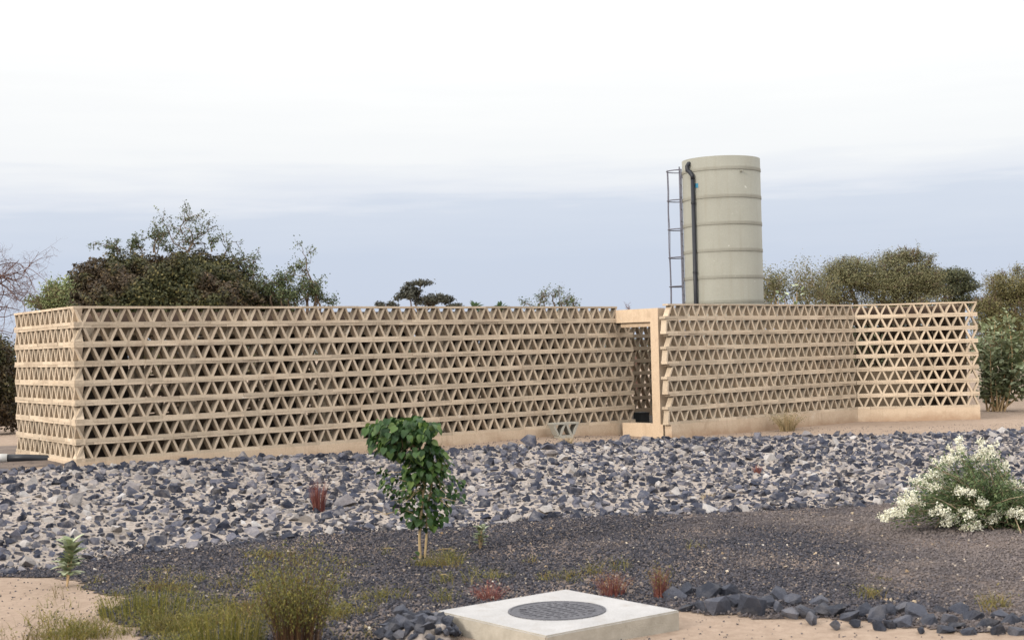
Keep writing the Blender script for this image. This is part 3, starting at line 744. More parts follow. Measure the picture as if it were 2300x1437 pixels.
border('stone_border', 'row of dark blue-grey boulders to the right of the manhole slab', on(1700, 1376, 0), items, 62)
items = []
hp = on(938, 1436, 0)
for k in range(90):
    a, d = r.uniform(0, 6.28), r.random()**.55
    x, y = hp.x + math.cos(a)*d*.36, hp.y + math.sin(a)*d*.42
    s = r.uniform(.04, .095); items.append((x, y, .17*math.sqrt(max(0, 1-d*d)) + s*.15, s))
for pxx, pyy, s, z in ((903,1382,.085,.22),(872,1428,.10,.08),(925,1402,.10,.15),(985,1425,.10,.12),(958,1392,.06,.14),(905,1428,.10,.16),(950,1432,.10,.14)):
    q = at(pxx, pyy, hp.y - (.1 if pyy > 1410 else -.15)); items.append((q.x, q.y, z, s))
hb = border('stone_heap', 'low heap of dark stones set in mortar left of the manhole slab', hp, items, 63)
bm = bmesh.new(); bmesh.ops.create_icosphere(bm, subdivisions=4, radius=1)
for v in bm.verts:
    k = 1 + .12*math.sin(v.co.x*7+1)*math.sin(v.co.y*6) + .06*math.sin(v.co.x*17)*math.sin(v.co.z*13+v.co.y*15); v.co = Vector((v.co.x*.35*k, v.co.y*.41*k, v.co.z*.175*k))
me = bpy.data.meshes.new('mortar_bed'); bm.to_mesh(me); bm.free(); me.shade_smooth(); link('mortar_bed', me, M['mortar'], hb)

# ------------------------------------------------------------------ vegetation helpers
def unit(v): return v / np.maximum(np.linalg.norm(v, axis=-1, keepdims=True), 1e-9)
def leaves(name, P, Nn, size, aspect, r, mat, root, base, along=None):
    """P centres (world), Nn normals; one rhombus per leaf"""
    n = len(P); t = r.normal(size=(n, 3)) if along is None else along + r.normal(0, .25, (n, 3))
    t = unit(t - Nn*np.sum(t*Nn, 1, keepdims=True)); b = np.cross(Nn, t)
    s = (size * r.uniform(.6, 1.35, n))[:, None]
    fold = Nn * s * .18
    v = np.stack([P + t*s, P + b*s*aspect - fold*0, P - t*s, P - b*s*aspect], 1).reshape(-1, 3) - np.array(base)
    q = np.arange(4*n).reshape(-1, 4)
    return link(name, np_mesh(name, v, q, 4), mat, root)
def shell_pts(r, c, rad, n, inner=.35, lump=.16, ls=1.6, low=-.6):
    """points on a lumpy ellipsoid skin, with outward normals"""
    d = unit(r.normal(size=(int(n*1.6), 3))); d = d[d[:,2] > low][:n]
    rad = np.array(rad); ph = np.array(c)*1.7
    k = 1 + lump*(np.sin(d[:,0]*ls*3+ph[0])*np.sin(d[:,1]*ls*3.3+ph[1]) + .6*np.sin(d[:,2]*ls*5+d[:,0]*ls*6))
    depth = 1 - np.abs(r.normal(0, inner*.4, len(d)))
    P = np.array(c) + d*rad*(k*depth)[:, None]
    return P, unit(d/rad)
def vol_pts(r, c, rad, n, clumps=60, spread=.13, low=-1):
    d = unit(r.normal(size=(clumps*2, 3))); d = d[d[:,2] > low][:clumps]; cen = np.array(c) + d*np.array(rad)*(r.random((len(d), 1))**.45)
    k = r.integers(0, len(cen), n); m = float(np.mean(rad))
    P = cen[k] + r.normal(0, spread*m, (n, 3))*np.array([1.15, 1.15, .75])
    return P, unit((P - np.array(c))/np.array(rad)), cen
def mixn(r, Nn, out=.6, rnd=.8, up=.35):
    return unit(Nn*out + unit(r.normal(size=Nn.shape))*rnd + np.array([0, 0, up]))
def limb(mb, r, a, b, r0, r1, seg=6, wob=.08, k=5):
    a = np.array(a, float); b = np.array(b, float); L = np.linalg.norm(b-a)
    pts = [a + (b-a)*t + (r.normal(0, wob*L*.5, 3) if 0 < t < 1 else 0) for t in np.linspace(0, 1, seg)]
    mb.tube(pts, [r0 + (r1-r0)*t for t in np.linspace(0, 1, seg)], k, False)
    return pts
def scraggle(mb, r, p, d, L, rad, depth, tips, zig=.6, spread=.9, kids=(2, 4), segl=.16, up=.12):
    """a crooked thorny branch that forks into ever finer crooked twigs; collects points along the fine ones"""
    n = max(3, int(L/segl)); p = np.array(p, float); d = np.array(d, float); pts = [p.copy()]
    for i in range(n):
        d = unit(d + r.normal(0, zig*.5, 3) + np.array([0, 0, up*.5])); p = p + d*L/n; pts.append(p.copy())
    mb.tube(pts, list(np.linspace(rad, rad*.45, len(pts))), 4 if depth < 2 else 3, False)
    if depth <= 1:
        for q in pts[1:]: tips.append(q)
    if depth > 0:
        for i in range(int(r.integers(*kids)) + 1):
            q = pts[int(r.integers(max(1, len(pts)//3), len(pts)))]
            nd = unit(d + r.normal(0, spread, 3)); scraggle(mb, r, q, nd, L*r.uniform(.45, .7), rad*.5, depth-1, tips, zig, spread, kids, segl, up)

def bushy_tree(name, label, base, crowns, leaf_mat, seed, size=.06, aspect=.5, trunk=.18, bark='bark', group=None, shell=.0, extra_twigs=0, cat='tree', forkz=.35, clumps=70, spread=.13, low=-.7, stems=1, scrag=(), sleaf=0):
    """crowns: (centre, radii, leaf count). trunk with limbs that reach every clump, crown of leaf faces"""
    r = rng_(seed); base = np.array(base, float); root = thing(name, label, cat, tuple(base), group)
    mb = MB(); Ps = []; Ns = []; top = max(c[2] for c, _, _ in crowns)
    fork = base + np.array([0, 0, (top-base[2])*forkz])
    for s in range(stems):
        b = base + (r.normal(0, .12, 3)*[1, 1, 0] if stems > 1 else 0)
        limb(mb, r, b - np.array([0, 0, .15]), fork, trunk/max(1, stems**.5), trunk*.75/max(1, stems**.5), 5, .05, 8)
    for c, rad, n in crowns:
        P1, N1, cen = vol_pts(r, c, rad, int(n*(1-shell)), clumps, spread, low)
        Ps.append(P1); Ns.append(N1)
        if shell > 0:
            P2, N2 = shell_pts(r, c, rad, int(n*shell)); Ps.append(P2); Ns.append(N2)
        mid = np.array(c) - np.array([0, 0, rad[2]*.35])
        limb(mb, r, fork, mid, trunk*.6, trunk*.28, 6, .07, 6)
        for q in cen[: max(12, len(cen)//2)]: limb(mb, r, mid + r.normal(0, .1, 3)*rad, q, trunk*.18, .008, 5, .10, 4)
        for i in range(extra_twigs):
            q = cen[r.integers(len(cen))]; dq = unit(q - np.array(c) + np.array([0, 0, .3])); limb(mb, r, q, q + dq*r.uniform(.2, .6)*min(rad), .012, .004, 4, .2, 3)
    tips = []
    for a, b, L in scrag: scraggle(mb, r, a, unit(b-a), L, .026, 3, tips, .7, .95, (2, 4), .13, .12)
    if tips:
        tips = np.array(tips); k = r.integers(0, len(tips), sleaf); Ps.append(tips[k] + r.normal(0, .06, (sleaf, 3))); Ns.append(np.tile(np.array([0, 0, 1.0]), (sleaf, 1)))
    link('trunk', mb.mesh('trunk', base), M[bark], root)
    P = np.concatenate(Ps); Nn = np.concatenate(Ns)
    ok = P[:,2] > base[2] + .02
    leaves('crown', P[ok], mixn(r, Nn[ok]), size, aspect, r, leaf_mat, root, base)
    return root

GR = 0.62   # ground level behind the building
def gz(x, y): return H1(x, y)

# ------------------------------------------------------------------ big vine-covered tree on the left
Y = 44.0; S_ = Y/FPX; r = rng_(201)
def cpt(px, py, Y): q = at(px, py, Y); return np.array([q.x, q.y, q.z])
bb = cpt(390, 700, Y); base = np.array([bb[0], Y, .62])
TV = thing('overgrown_tree', 'broad rounded tree smothered in brown-green vines behind the left end of the building', 'tree', tuple(base))
mb = MB(); Ps = []; Ns = []
for (px, py, rx, rz, ry, n) in ((390,690,205,118,2.6,26000),(290,650,120,82,1.9,13000),(440,640,130,72,2.0,13000),(250,690,130,70,2.2,9000),(520,690,110,70,2.0,9000),(200,640,45,50,1.0,2600),(590,700,70,40,1.4,4000)):
    P, Nn = shell_pts(r, cpt(px, py, Y + r.uniform(-.4, .4)), (rx*S_, ry, rz*S_), int(n*1.7), .6, .16, 2.6)
    Ps.append(P); Ns.append(Nn)
    limb(mb, r, base + np.array([0, 0, 1.0]), cpt(px, py, Y), .16, .05, 6, .06, 6)
P, Nn = shell_pts(r, cpt(380, 800, Y), (290*S_, 2.8, 190*S_), 20000, .5, .1, 2.2); Ps.append(P); Ns.append(Nn)
limb(mb, r, base - np.array([0, 0, .2]), base + np.array([.1, 0, 1.4]), .32, .24, 5, .03, 10)
link('trunk', mb.mesh('trunk', base), M['bark'], TV)
P = np.concatenate(Ps); Nn = np.concatenate(Ns); ok = P[:,2] > .65; P, Nn = P[ok], Nn[ok]
leaves('crown', P, mixn(r, Nn, .75, .75, .3), .052, .55, r, M['vine'], TV, base)
mb = MB(); tips = []
for px0, py0, px1, py1, L in ((350,565,338,520,.62),(352,565,362,515,.70),(345,562,328,530,.5),(422,562,400,480,1.15),(424,560,418,470,1.3),(426,560,450,490,1.05),(425,540,468,500,.75),(410,520,378,465,.8),(270,565,240,525,.66),(262,565,228,548,.5),(292,562,285,540,.38),(505,575,505,528,.7),(515,585,540,550,.7),(545,605,562,572,.6),(565,628,585,600,.5),(385,562,383,540,.35),(475,560,488,545,.3),(320,560,318,542,.35)):
    a = cpt(px0, py0+6, Y + r.uniform(-.3, .3)); b = cpt(px1, py1, Y); scraggle(mb, r, a, unit(b-a), L, .026, 2, tips, .8, 1.0, (3, 6), .10, .14)
tw = link('sprigs', mb.mesh('sprigs', base), M['bark'], TV); tips = np.array(tips)
k = r.integers(0, len(tips), 4300); P = tips[k] + r.normal(0, .045, (len(k), 3)); leaves('sprig_leaves', P, mixn(r, np.zeros_like(P), 0, 1, .3), .033, .6, r, M['thorn_leaf'], tw, base)

def thorn_tree(name, label, base, starts, seed, leafn, mat, lsz=.04, bark='bark', trunk=.10, cat='tree', group=None, zig=.7, jit=.05, depth=3, rad=.04, segl=.14, up=.12, aspect=.6):
    r = rng_(seed); base = np.array(base, float); root = thing(name, label, cat, tuple(base), group); mb = MB(); tips = []
    for a, b, L in starts:
        limb(mb, r, base - np.array([0, 0, .1]), a, trunk, rad, 6, .06, 6)
        scraggle(mb, r, a, unit(b-a), L, rad, depth, tips, zig, .9, (2, 4), segl, up)
    link('trunk', mb.mesh('trunk', base), M[bark], root)
    tips = np.array(tips)
    if leafn:
        k = r.integers(0, len(tips), leafn); P = tips[k] + r.normal(0, jit, (len(k), 3))
        leaves('crown', P, mixn(r, np.zeros_like(P), 0, 1, .3), lsz, aspect, r, mat, root, base)
    return root
Y = 43.0
thorn_tree('thorn_tree', 'open thorny tree with crooked leafy branches right of the vine-covered tree', (at(665, 700, Y).x, Y, .62),
    [(cpt(a, b, Y), cpt(c, d, Y), L) for a, b, c, d, L in ((612,690,606,655,.5),(635,690,628,640,.7),(650,690,640,620,.8),(665,690,658,650,.5),(690,680,700,600,1.2),(705,690,730,640,.8),(720,690,745,650,.6),(690,690,690,640,.7),(710,670,715,590,.9))], 211, 5200, M['thorn_leaf'], .036, zig=.7, jit=.07, segl=.12)
Y = 40.0
thorn_tree('pale_shrub', 'pale green leafy shrub at the left foot of the vine-covered tree', (at(135, 700, Y).x, Y, .62),
    [(cpt(a, b, Y), cpt(c, d, Y), L) for a, b, c, d, L in ((105,700,90,650,.45),(125,700,120,650,.45),(150,690,150,630,.5),(95,705,78,670,.35),(115,715,105,665,.5))], 212, 3800, M['pale_leaf'], .040, zig=.6, jit=.10, cat='shrub', segl=.12)
# bare tree at the far left
Y = 36.0
thorn_tree('bare_tree', 'leafless reddish tree with fine drooping twigs at the left edge', (at(-150, 700, Y).x, Y, .7),
    [(cpt(a, b, Y + dy), cpt(c, d, Y), L) for a, b, c, d, L, dy in ((-60,660,60,590,1.5,0),(-40,630,110,580,1.5,.2),(-70,690,50,640,1.3,-.2),(-60,720,60,690,1.2,.1),(-60,610,70,572,1.4,.3),(-70,740,40,725,1.1,0),(-60,650,50,600,1.4,-.3),(-80,600,30,566,1.4,.2),(-40,640,110,596,1.3,-.1),(-50,680,70,655,1.2,.3),(-60,705,50,705,1.1,-.3),(-60,670,60,625,1.3,.4),(-50,640,90,612,1.2,-.4),(-80,640,0,560,1.3,.1))], 213, 0, None, bark='twig', trunk=.08, zig=.34, rad=.022, depth=4, segl=.12, up=-.02)

# ------------------------------------------------------------------ trees beyond the middle of the building
Y = 92.0; S_ = Y/FPX
bushy_tree('acacia_tree', 'small far flat-topped acacia with a second higher tuft above the middle of the long wall', (at(935, 700, Y).x, Y, .62),
    [(cpt(918, 664, Y), (32*S_, .9, 18*S_), 2600), (cpt(945, 636, Y), (30*S_, .8, 5*S_), 900), (cpt(985, 672, Y), (30*S_, .8, 14*S_), 1800), (cpt(960, 678, Y), (26*S_, .8, 12*S_), 1000)], M['far_leaf'], 221, .085, .5, .14, clumps=34, spread=.16, group='far trees', forkz=.62)
bushy_tree('far_bush', 'low dark far bush just left of the small flat-topped acacia', (at(868, 700, Y).x, Y, .62), [(cpt(868, 685, Y), (26*S_, .8, 8*S_), 900)], M['far_leaf'], 222, .085, .5, .1, clumps=24, group='far trees', cat='bush')
bushy_tree('far_bush', 'low dark far bush just right of the small flat-topped acacia', (at(1025, 700, Y).x, Y, .62), [(cpt(1025, 688, Y), (22*S_, .7, 6*S_), 700)], M['far_leaf'], 223, .085, .5, .1, clumps=24, group='far trees', cat='bush')
def palm(px, py, seed, label):
    Yp = 125.0; c = cpt(px, py, Yp); base = np.array([c[0], Yp, .62]); r = rng_(seed); root = thing('fan_palm', label, 'palm', tuple(base), 'far trees')
    mb = MB(); mb.tube([base, base*.5 + c*.5 + np.array([.1, 0, 0]), c], [.2, .17, .16], 8); link('trunk', mb.mesh('trunk', base), M['bark'], root)
    mb = MB()
    for i in range(46):
        d = unit(r.normal(size=3) + np.array([0, -.1, .35])); L = r.uniform(.8, 1.25); s = np.cross(d, [0, 0, 1]); s = unit(s)*.16; dr = np.array([0, 0, -.25])
        mb.add([c, c + d*L*.5 + s, c + d*L + dr*L, c + d*L*.5 - s], [(0, 1, 2, 3)])
    link('fronds', mb.mesh('fronds', base), M['palm_leaf'], root)
palm(1066, 694, 224, 'green fan palm top showing just over the wall, left of two')
palm(1124, 695, 225, 'green fan palm top showing just over the wall, right of two')
Y = 56.0
thorn_tree('far_thorn_bush', 'sparse pale thorn bush showing over the right half of the long wall', (at(1245, 705, Y).x, Y, .62),
    [(cpt(a, b, Y), cpt(c, d, Y), L) for a, b, c, d, L in ((1210,700,1205,665,.6),(1225,700,1222,655,.7),(1245,700,1240,670,.6),(1265,700,1270,670,.6),(1290,700,1295,665,.7),(1200,705,1190,680,.4),(1280,705,1275,675,.5))], 226, 1100, M['thorn_leaf'], .04, zig=.5, jit=.09, group='far trees', cat='bush')
thorn_tree('bare_twigs', 'bare twiggy treetop above the doorway lintel', (at(1420, 705, Y).x, Y, .62),
    [(cpt(1415, 705, Y), cpt(1405, 682, Y), .45), (cpt(1422, 705, Y), cpt(1428, 680, Y), .45), (cpt(1530, 700, Y), cpt(1524, 672, Y), .35)][:2], 227, 0, None, bark='twig', rad=.02, zig=.6, depth=3, segl=.1)

# ------------------------------------------------------------------ trees on the right
Y = 46.0; S_ = Y/FPX
thorn_tree('dry_thicket', 'dry straw-coloured twiggy thicket just right of the water tank', (at(1785, 720, Y).x, Y, .62),
    [(cpt(a, b, Y), cpt(c, d, Y), L) for a, b, c, d, L in ((1730,690,1720,640,.8),(1745,690,1740,620,1.0),(1765,690,1770,610,1.0),(1785,690,1780,600,1.1),(1805,690,1815,600,1.1),(1830,690,1840,605,1.0),(1850,690,1850,620,.9),(1755,700,1735,650,.8),(1775,700,1790,640,.8),(1815,700,1800,640,.8))], 231, 11000, M['acacia'], .028, bark='dry_twig', jit=.16, zig=.6, cat='thicket', rad=.026, depth=3, segl=.12)
Y = 50.0; S_ = Y/FPX
bushy_tree('acacia_tree', 'large spreading olive acacia behind the right wall with twiggy top', (at(1975, 720, Y).x, Y, .62),
    [(cpt(1905, 622, Y), (62*S_, 1.2, 42*S_), 12000), (cpt(1990, 625, Y), (78*S_, 1.6, 52*S_), 19000), (cpt(2060, 628, Y), (50*S_, 1.1, 50*S_), 11000), (cpt(1870, 665, Y), (50*S_, 1.0, 32*S_), 4500), (cpt(2000, 680, Y), (130*S_, 1.6, 40*S_), 14000), (cpt(2035, 578, Y), (30*S_, .7, 22*S_), 1400)], M['acacia'], 232, .033, .45, .2, clumps=95, spread=.17, extra_twigs=160, sleaf=4200, scrag=[(cpt(a, b, Y), cpt(c, d, Y), L) for a, b, c, d, L in ((1890,615,1885,575,.42),(1912,615,1920,575,.40),(1950,615,1945,580,.38),(1985,605,1980,565,.45),(2005,605,2005,570,.42),(2035,590,2030,560,.36),(2060,600,2068,565,.45),(2085,610,2095,580,.40),(1868,640,1850,605,.42),(2095,645,2105,615,.36))])
r = rng_(233)
Y = 53.0; S_ = Y/FPX
bushy_tree('acacia_tree', 'darker layered acacia between the large acacia and the golden one', (at(2130, 720, Y).x, Y, .62),
    [(cpt(2140, 620, Y), (40*S_, .9, 18*S_), 3500), (cpt(2120, 650, Y), (50*S_, 1.0, 24*S_), 4500), (cpt(2165, 645, Y), (34*S_, .8, 16*S_), 2600), (cpt(2155, 680, Y), (55*S_, 1.0, 18*S_), 3500)], M['acacia_dark'], 234, .045, .45, .16, clumps=60, spread=.17, extra_twigs=60)
Y = 42.0; S_ = Y/FPX
bushy_tree('acacia_tree', 'golden olive feathery acacia at the right edge', (at(2330, 760, Y).x, Y, .62),
    [(cpt(2275, 660, Y), (55*S_, 1.0, 50*S_), 12000), (cpt(2350, 650, Y), (70*S_, 1.2, 60*S_), 6000), (cpt(2240, 725, Y), (50*S_, 1.0, 55*S_), 11000), (cpt(2300, 740, Y), (70*S_, 1.2, 70*S_), 8000), (cpt(2215, 690, Y), (24*S_, .6, 22*S_), 1700), (cpt(2250, 790, Y), (60*S_, 1.0, 60*S_), 5000)], M['acacia_gold'], 235, .033, .35, .14, clumps=95, spread=.18, extra_twigs=130, sleaf=3200, scrag=[(cpt(a, b, Y), cpt(c, d, Y), L) for a, b, c, d, L in ((2240,650,2205,625,.5),(2262,640,2240,615,.42),(2290,630,2280,610,.38),(2230,690,2208,672,.4),(2225,735,2210,710,.4),(2305,630,2310,610,.4))])

# broad-leaved milkweed shrubs
def leaf_shape(L, Wd, fold=.25, n=5, curl=.15):
    """an oval leaf with a folded midrib, root at the origin, tip along +x"""
    v = []; f = []
    for i in range(n+1):
        t = i/n; w = Wd*math.sin(math.pi*min(1, t*.93+.05))**.8; z = -curl*L*t*t
        v += [(L*t, -w, z + fold*w), (L*t, 0, z), (L*t, w, z + fold*w)]
    for i in range(n):
        a = i*3; f += [(a, a+3, a+4, a+1), (a+1, a+4, a+5, a+2)]
    return v, f
def milkweed_joined(name, label, base, stems, seed, lsz, nleaf, cat='shrub'):
    r = rng_(seed); base = np.array(base, float); root = thing(name, label, cat, tuple(base)); mb = MB(); lv, lf = leaf_shape(1, .30, .3, 3); lv = np.array(lv)
    V = []; F = []; c = 0
    for a, b in stems:
        a = np.array(a, float); b = np.array(b, float); m = (a*.6+b*.4) + r.normal(0, .2, 3)*[1, 1, .3]; pts = [a*(1-t)**2 + 2*m*t*(1-t) + b*t*t for t in np.linspace(0, 1, 9)]
        mb.tube(pts, list(np.linspace(.026, .006, 9)), 6, False)
        d = unit(b-a)
        for i in range(nleaf):
            t = 1.02 - .58*r.random()**1.3; p = pts[0]*(1-t)**2 + 2*m*t*(1-t) + pts[-1]*t*t + r.normal(0, .09, 3)
            o = unit(unit(r.normal(size=3))*[1, 1, .4] + d*.55); s = np.cross(o, d); s = unit(s + 1e-6); u = np.cross(s, o)
            Rm = np.stack([o, s, u], 1); V.append((lv*lsz*r.uniform(.55, 1.2)) @ Rm.T + p - base)
            F += [tuple(q + c for q in ff) for ff in lf]; c += len(lv)
    link('stems', mb.mesh('stems', base), M['milk_bark'], root)
    me = bpy.data.meshes.new('foliage'); me.from_pydata(np.concatenate(V).tolist(), [], F); link('foliage', me, M['sodom'], root)
    return root
Y = 35.0; r = rng_(241); b = at(2238, 918, Y); b = (b.x, Y, .62)
milkweed_joined('milkweed_shrub', 'tall grey-green broad-leaved shrub with bare yellowish stems right of the end wall', b,
    [((b[0]+r.normal(0, .12), Y+r.normal(0, .1), .6), tuple(cpt(px, py, Y + r.uniform(-.4, .5)))) for px, py in ((2215,735),(2235,720),(2262,705),(2275,750),(2300,735),(2215,800),(2240,790),(2290,800),(2330,780),(2222,850),(2260,830),(2310,860),(2225,765),(2250,745),(2285,770),(2232,830),(2210,825),(2340,830),(2275,840),(2325,740),(2210,880),(2250,860),(2290,830),(2320,830),(2265,780),(2205,770))], 242, .17, 95)
Y = 36.5; b = (at(1770, 720, Y).x, Y, .62)
milkweed_joined('milkweed_shrub', 'grey-green leaf tips poking up behind the wall right of the tank', b,
    [((b[0]+r.normal(0, .1), Y, .6), tuple(cpt(px, py, Y))) for px, py in ((1748,666),(1790,654),(1742,674),(1782,668))], 243, .19, 16)
# bushes behind and beside the building that close the view to the horizon
Y = 31.0; S_ = Y/FPX
bushy_tree('scrub_bush', 'dark brownish scrub bush behind the left side wall', (at(-40, 960, Y).x, Y, .7),
    [(cpt(-30, 850, Y), (70*S_, .9, 105*S_), 12000), (cpt(-130, 860, Y), (90*S_, .9, 90*S_), 5000), (cpt(5, 930, Y), (45*S_, .7, 50*S_), 4000)], M['vine'], 251, .042, .5, .1, clumps=80, spread=.15, shell=.5, cat='bush', extra_twigs=20)
Y = 41.0; S_ = Y/FPX
bushy_tree('scrub_bush', 'dark scrub bush seen through the angled end wall', (at(1960, 860, Y).x, Y, .62),
    [(cpt(1950, 780, Y), (95*S_, .9, 80*S_), 7000), (cpt(2060, 790, Y), (95*S_, .9, 75*S_), 6000)], M['acacia_dark'], 253, .05, .5, .1, clumps=60, spread=.15, shell=.5, cat='bush')
Y = 62.0; S_ = Y/FPX; r = rng_(252)
Ps = []; Ns = []
for i, px in enumerate(range(-420, 2900, 130)):
    pxx = px + r.uniform(-50, 50); Yy = Y + r.uniform(-6, 10); hh = r.uniform(35, 60)
    c_ = cpt(pxx, 800 - hh*.3, Yy); rr_ = (r.uniform(75, 105)*S_, 1.2, hh*S_)
    P, Nn, _ = vol_pts(r, c_, rr_, 1000, 40, .16); Ps.append(P); Ns.append(Nn); P, Nn = shell_pts(r, c_, rr_, 500); Ps.append(P); Ns.append(Nn)
P = np.concatenate(Ps); Nn = np.concatenate(Ns); ok = P[:,2] > .6
fs = stuff(leaves('far_scrub', P[ok], mixn(r, Nn[ok]), .09, .5, r, M['acacia_dark'], None, (0, 0, 0)))
fs['label'] = 'low olive scrub along the horizon behind the buildings'; fs['category'] = 'scrub'

# ------------------------------------------------------------------ sapling in front of the slope
def heart(L=1.0, fold=.22):
    o = [(0, 0), (-.12, .22), (.0, .42), (.25, .50), (.52, .42), (.78, .22), (1.0, 0)]
    v = [(x*L, 0, -.18*L*x*x) for x, _ in o]; n_ = len(o)
    v += [(x*L, y*L, fold*y*L - .18*L*x*x) for x, y in o[1:-1]] + [(x*L, -y*L, fold*y*L - .18*L*x*x) for x, y in o[1:-1]]
    f = [(0, 1, n_)]; f2 = [(0, n_+5, 1)]
    for i in range(1, n_-2):
        f.append((i, i+1, n_+i, n_+i-1)); f2.append((i+1, i, n_+5+i-1, n_+5+i))
    f.append((n_-2, n_-1, n_+n_-3)); f2.append((n_-1, n_-2, n_+5+n_-3))
    return v, f + f2
LM = []
for i in range(4):
    v, f = heart(1, .10 + .12*i); me = bpy.data.meshes.new('leaf'); me.from_pydata(v, [], f); me.materials.append(M['sapling_leaf']); LM.append(me)
def orient(o, p, d, nrm, s):
    d = Vector(d).normalized(); nrm = Vector(nrm); y_ = nrm.cross(d)
    y_ = y_.normalized() if y_.length > 1e-5 else d.orthogonal().normalized(); z_ = d.cross(y_)
    Mx = Matrix((d, y_, z_)).transposed().to_4x4(); Mx.translation = Vector(p); o.matrix_local = Mx @ Matrix.Diagonal((s, s, s, 1))
sb = on(950, 1256, 0); Y = sb.y; r = rng_(301); base = np.array([sb.x, Y, H1(sb.x, Y)])
SP = thing('sapling', 'young tree with two pale stems and drooping dark green heart-shaped leaves', 'tree', tuple(base))
def sp(px, py, dy=0.0): return cpt(px, py, Y+dy)
mb = MB()
st1 = [sp(944, 1263), sp(942, 1205), sp(947, 1145), sp(952, 1090), sp(948, 1040), sp(930, 1000), sp(905, 975)]
st2 = [sp(953, 1263, .03), sp(958, 1205, .04), sp(958, 1165, .06), sp(965, 1110, .06), sp(975, 1060, .04), sp(985, 1030, .02)]
mb.tube(st1, [.019, .016, .015, .013, .011, .009, .006], 8, False); mb.tube(st2, [.016, .014, .012, .010, .008, .005], 8, False)
brs = []
for a, b in ((st1[4], sp(850, 968, -.05)), (st1[5], sp(880, 945)), (st1[5], sp(940, 940, .1)), (st1[4], sp(970, 955)), (st1[3], sp(895, 1075, -.1)), (st2[4], sp(1005, 1050)), (st2[3], sp(1025, 1120, -.1)), (st1[3], sp(880, 1100, .1)), (st2[3], sp(985, 1090, .1)), (st1[5], sp(915, 990, -.2)), (st1[5], sp(935, 975, .25))):
    pts = limb(mb, r, a, b, .010, .004, 5, .08, 5)
allst = np.array(st1[2:] + st2[2:])
for i in range(46):
    e_ = sp(r.uniform(835, 1030), r.uniform(940, 1165), r.normal(0, .16)); a_ = allst[np.argmin(np.linalg.norm(allst - e_ + np.array([0, 0, -.08]), axis=1))]; limb(mb, r, a_, e_, .0055, .002, 5, .10, 4)
link('trunk', mb.mesh('trunk', base), M['sapling_bark'], SP)
crown = link('crown', None, parent=SP)
gl = []
for px, py, rx, ry, dep, n_, s0, s1 in ((898,964,76,26,.30,125,.085,.125),(935,960,50,26,.32,75,.08,.12),(925,1005,62,30,.28,78,.08,.12),(868,988,42,28,.2,40,.08,.12),(975,1042,38,38,.25,66,.07,.105),(938,1050,36,36,.22,44,.07,.11),(950,1095,46,34,.25,40,.06,.09),(890,1088,36,30,.22,34,.05,.08),(1008,1100,36,38,.22,34,.05,.085),(920,1140,40,24,.2,12,.06,.10),(975,1145,34,26,.2,12,.06,.11),(952,1175,30,14,.16,6,.07,.11),(860,1060,12,14,.1,6,.05,.08),(930,1120,50,30,.22,16,.06,.095),(985,1125,40,30,.22,14,.06,.095),(935,1160,26,18,.15,7,.08,.12),(980,1165,22,18,.15,6,.08,.12)):
    for i in range(int(n_*1.9)):
        a, d = r.uniform(0, 6.28), math.sqrt(r.random()); c = sp(px + math.cos(a)*rx*d, py + math.sin(a)*ry*d, r.normal(0, dep*.6)); gl.append((c, r.uniform(s0, s1)*.86))
for c, s in gl:
    out = np.array([c[0]-sb.x, (c[1]-Y)*1.2, 0]) + r.normal(0, .25, 3); out = unit(out)
    d = unit(out*[1, 1, 0] + np.array([0, 0, -r.uniform(.35, 1.5)])); nr = unit(out*.8 + np.array([0, -.2, .75]) + r.normal(0, .3, 3))
    o = link('leaf', LM[r.integers(4)], parent=crown); orient(o, c - base, d, nr, s)
for px, py, sx in ((941,1245,-1),(935,1258,-1)):
    o = link('leaf', LM[1], parent=crown); c = sp(px, py, -.05); orient(o, c - base, (sx*.5, -.4, .5), (0, -.5, .6), .07)

# small milkweed seedlings with separate leaves
def seedling(label, px, py, hpx, seed, n_, z=0.0):
    q = on(px, py, z); z = H1(q.x, q.y); q = on(px, py, z); r = rng_(seed); Yq = q.y; hh = hpx/FPX*Yq
    root = thing('milkweed_seedling', label, 'plant', (q.x, q.y, z), 'milkweed seedlings'); mb = MB(); ns = 3
    tops = [np.array([r.normal(0, .07), r.normal(0, .06), hh*r.uniform(.75, 1)]) for _ in range(ns)]
    for t_ in tops: mb.tube([(0, 0, -.02), tuple(t_*.5 + r.normal(0, .01, 3)), tuple(t_)], [.010, .008, .004], 6, False)
    link('stem', mb.mesh('stem'), M['milk_bark'], root)
    lv, lf = leaf_shape(1, .27, .3, 4); me = bpy.data.meshes.new('leaf'); me.from_pydata(lv, [], lf); me.materials.append(M['sodom'])
    for i in range(n_):
        t_ = tops[i % ns]; k = r.uniform(.2, 1.0); p = t_*k; a = r.uniform(0, 6.28); d = (math.cos(a), math.sin(a), r.uniform(.3, 1.1) if k > .6 else r.uniform(0, .6))
        o = link('leaf', me, parent=root); orient(o, p, d, (0, 0, 1), max(.085, hh*r.uniform(.24, .36)))
seedling('pale green milkweed seedling at the foot of the slope on the left', 150, 1316, 112, 311, 64)
seedling('small milkweed seedling just right of the sapling', 1078, 1234, 58, 312, 46)

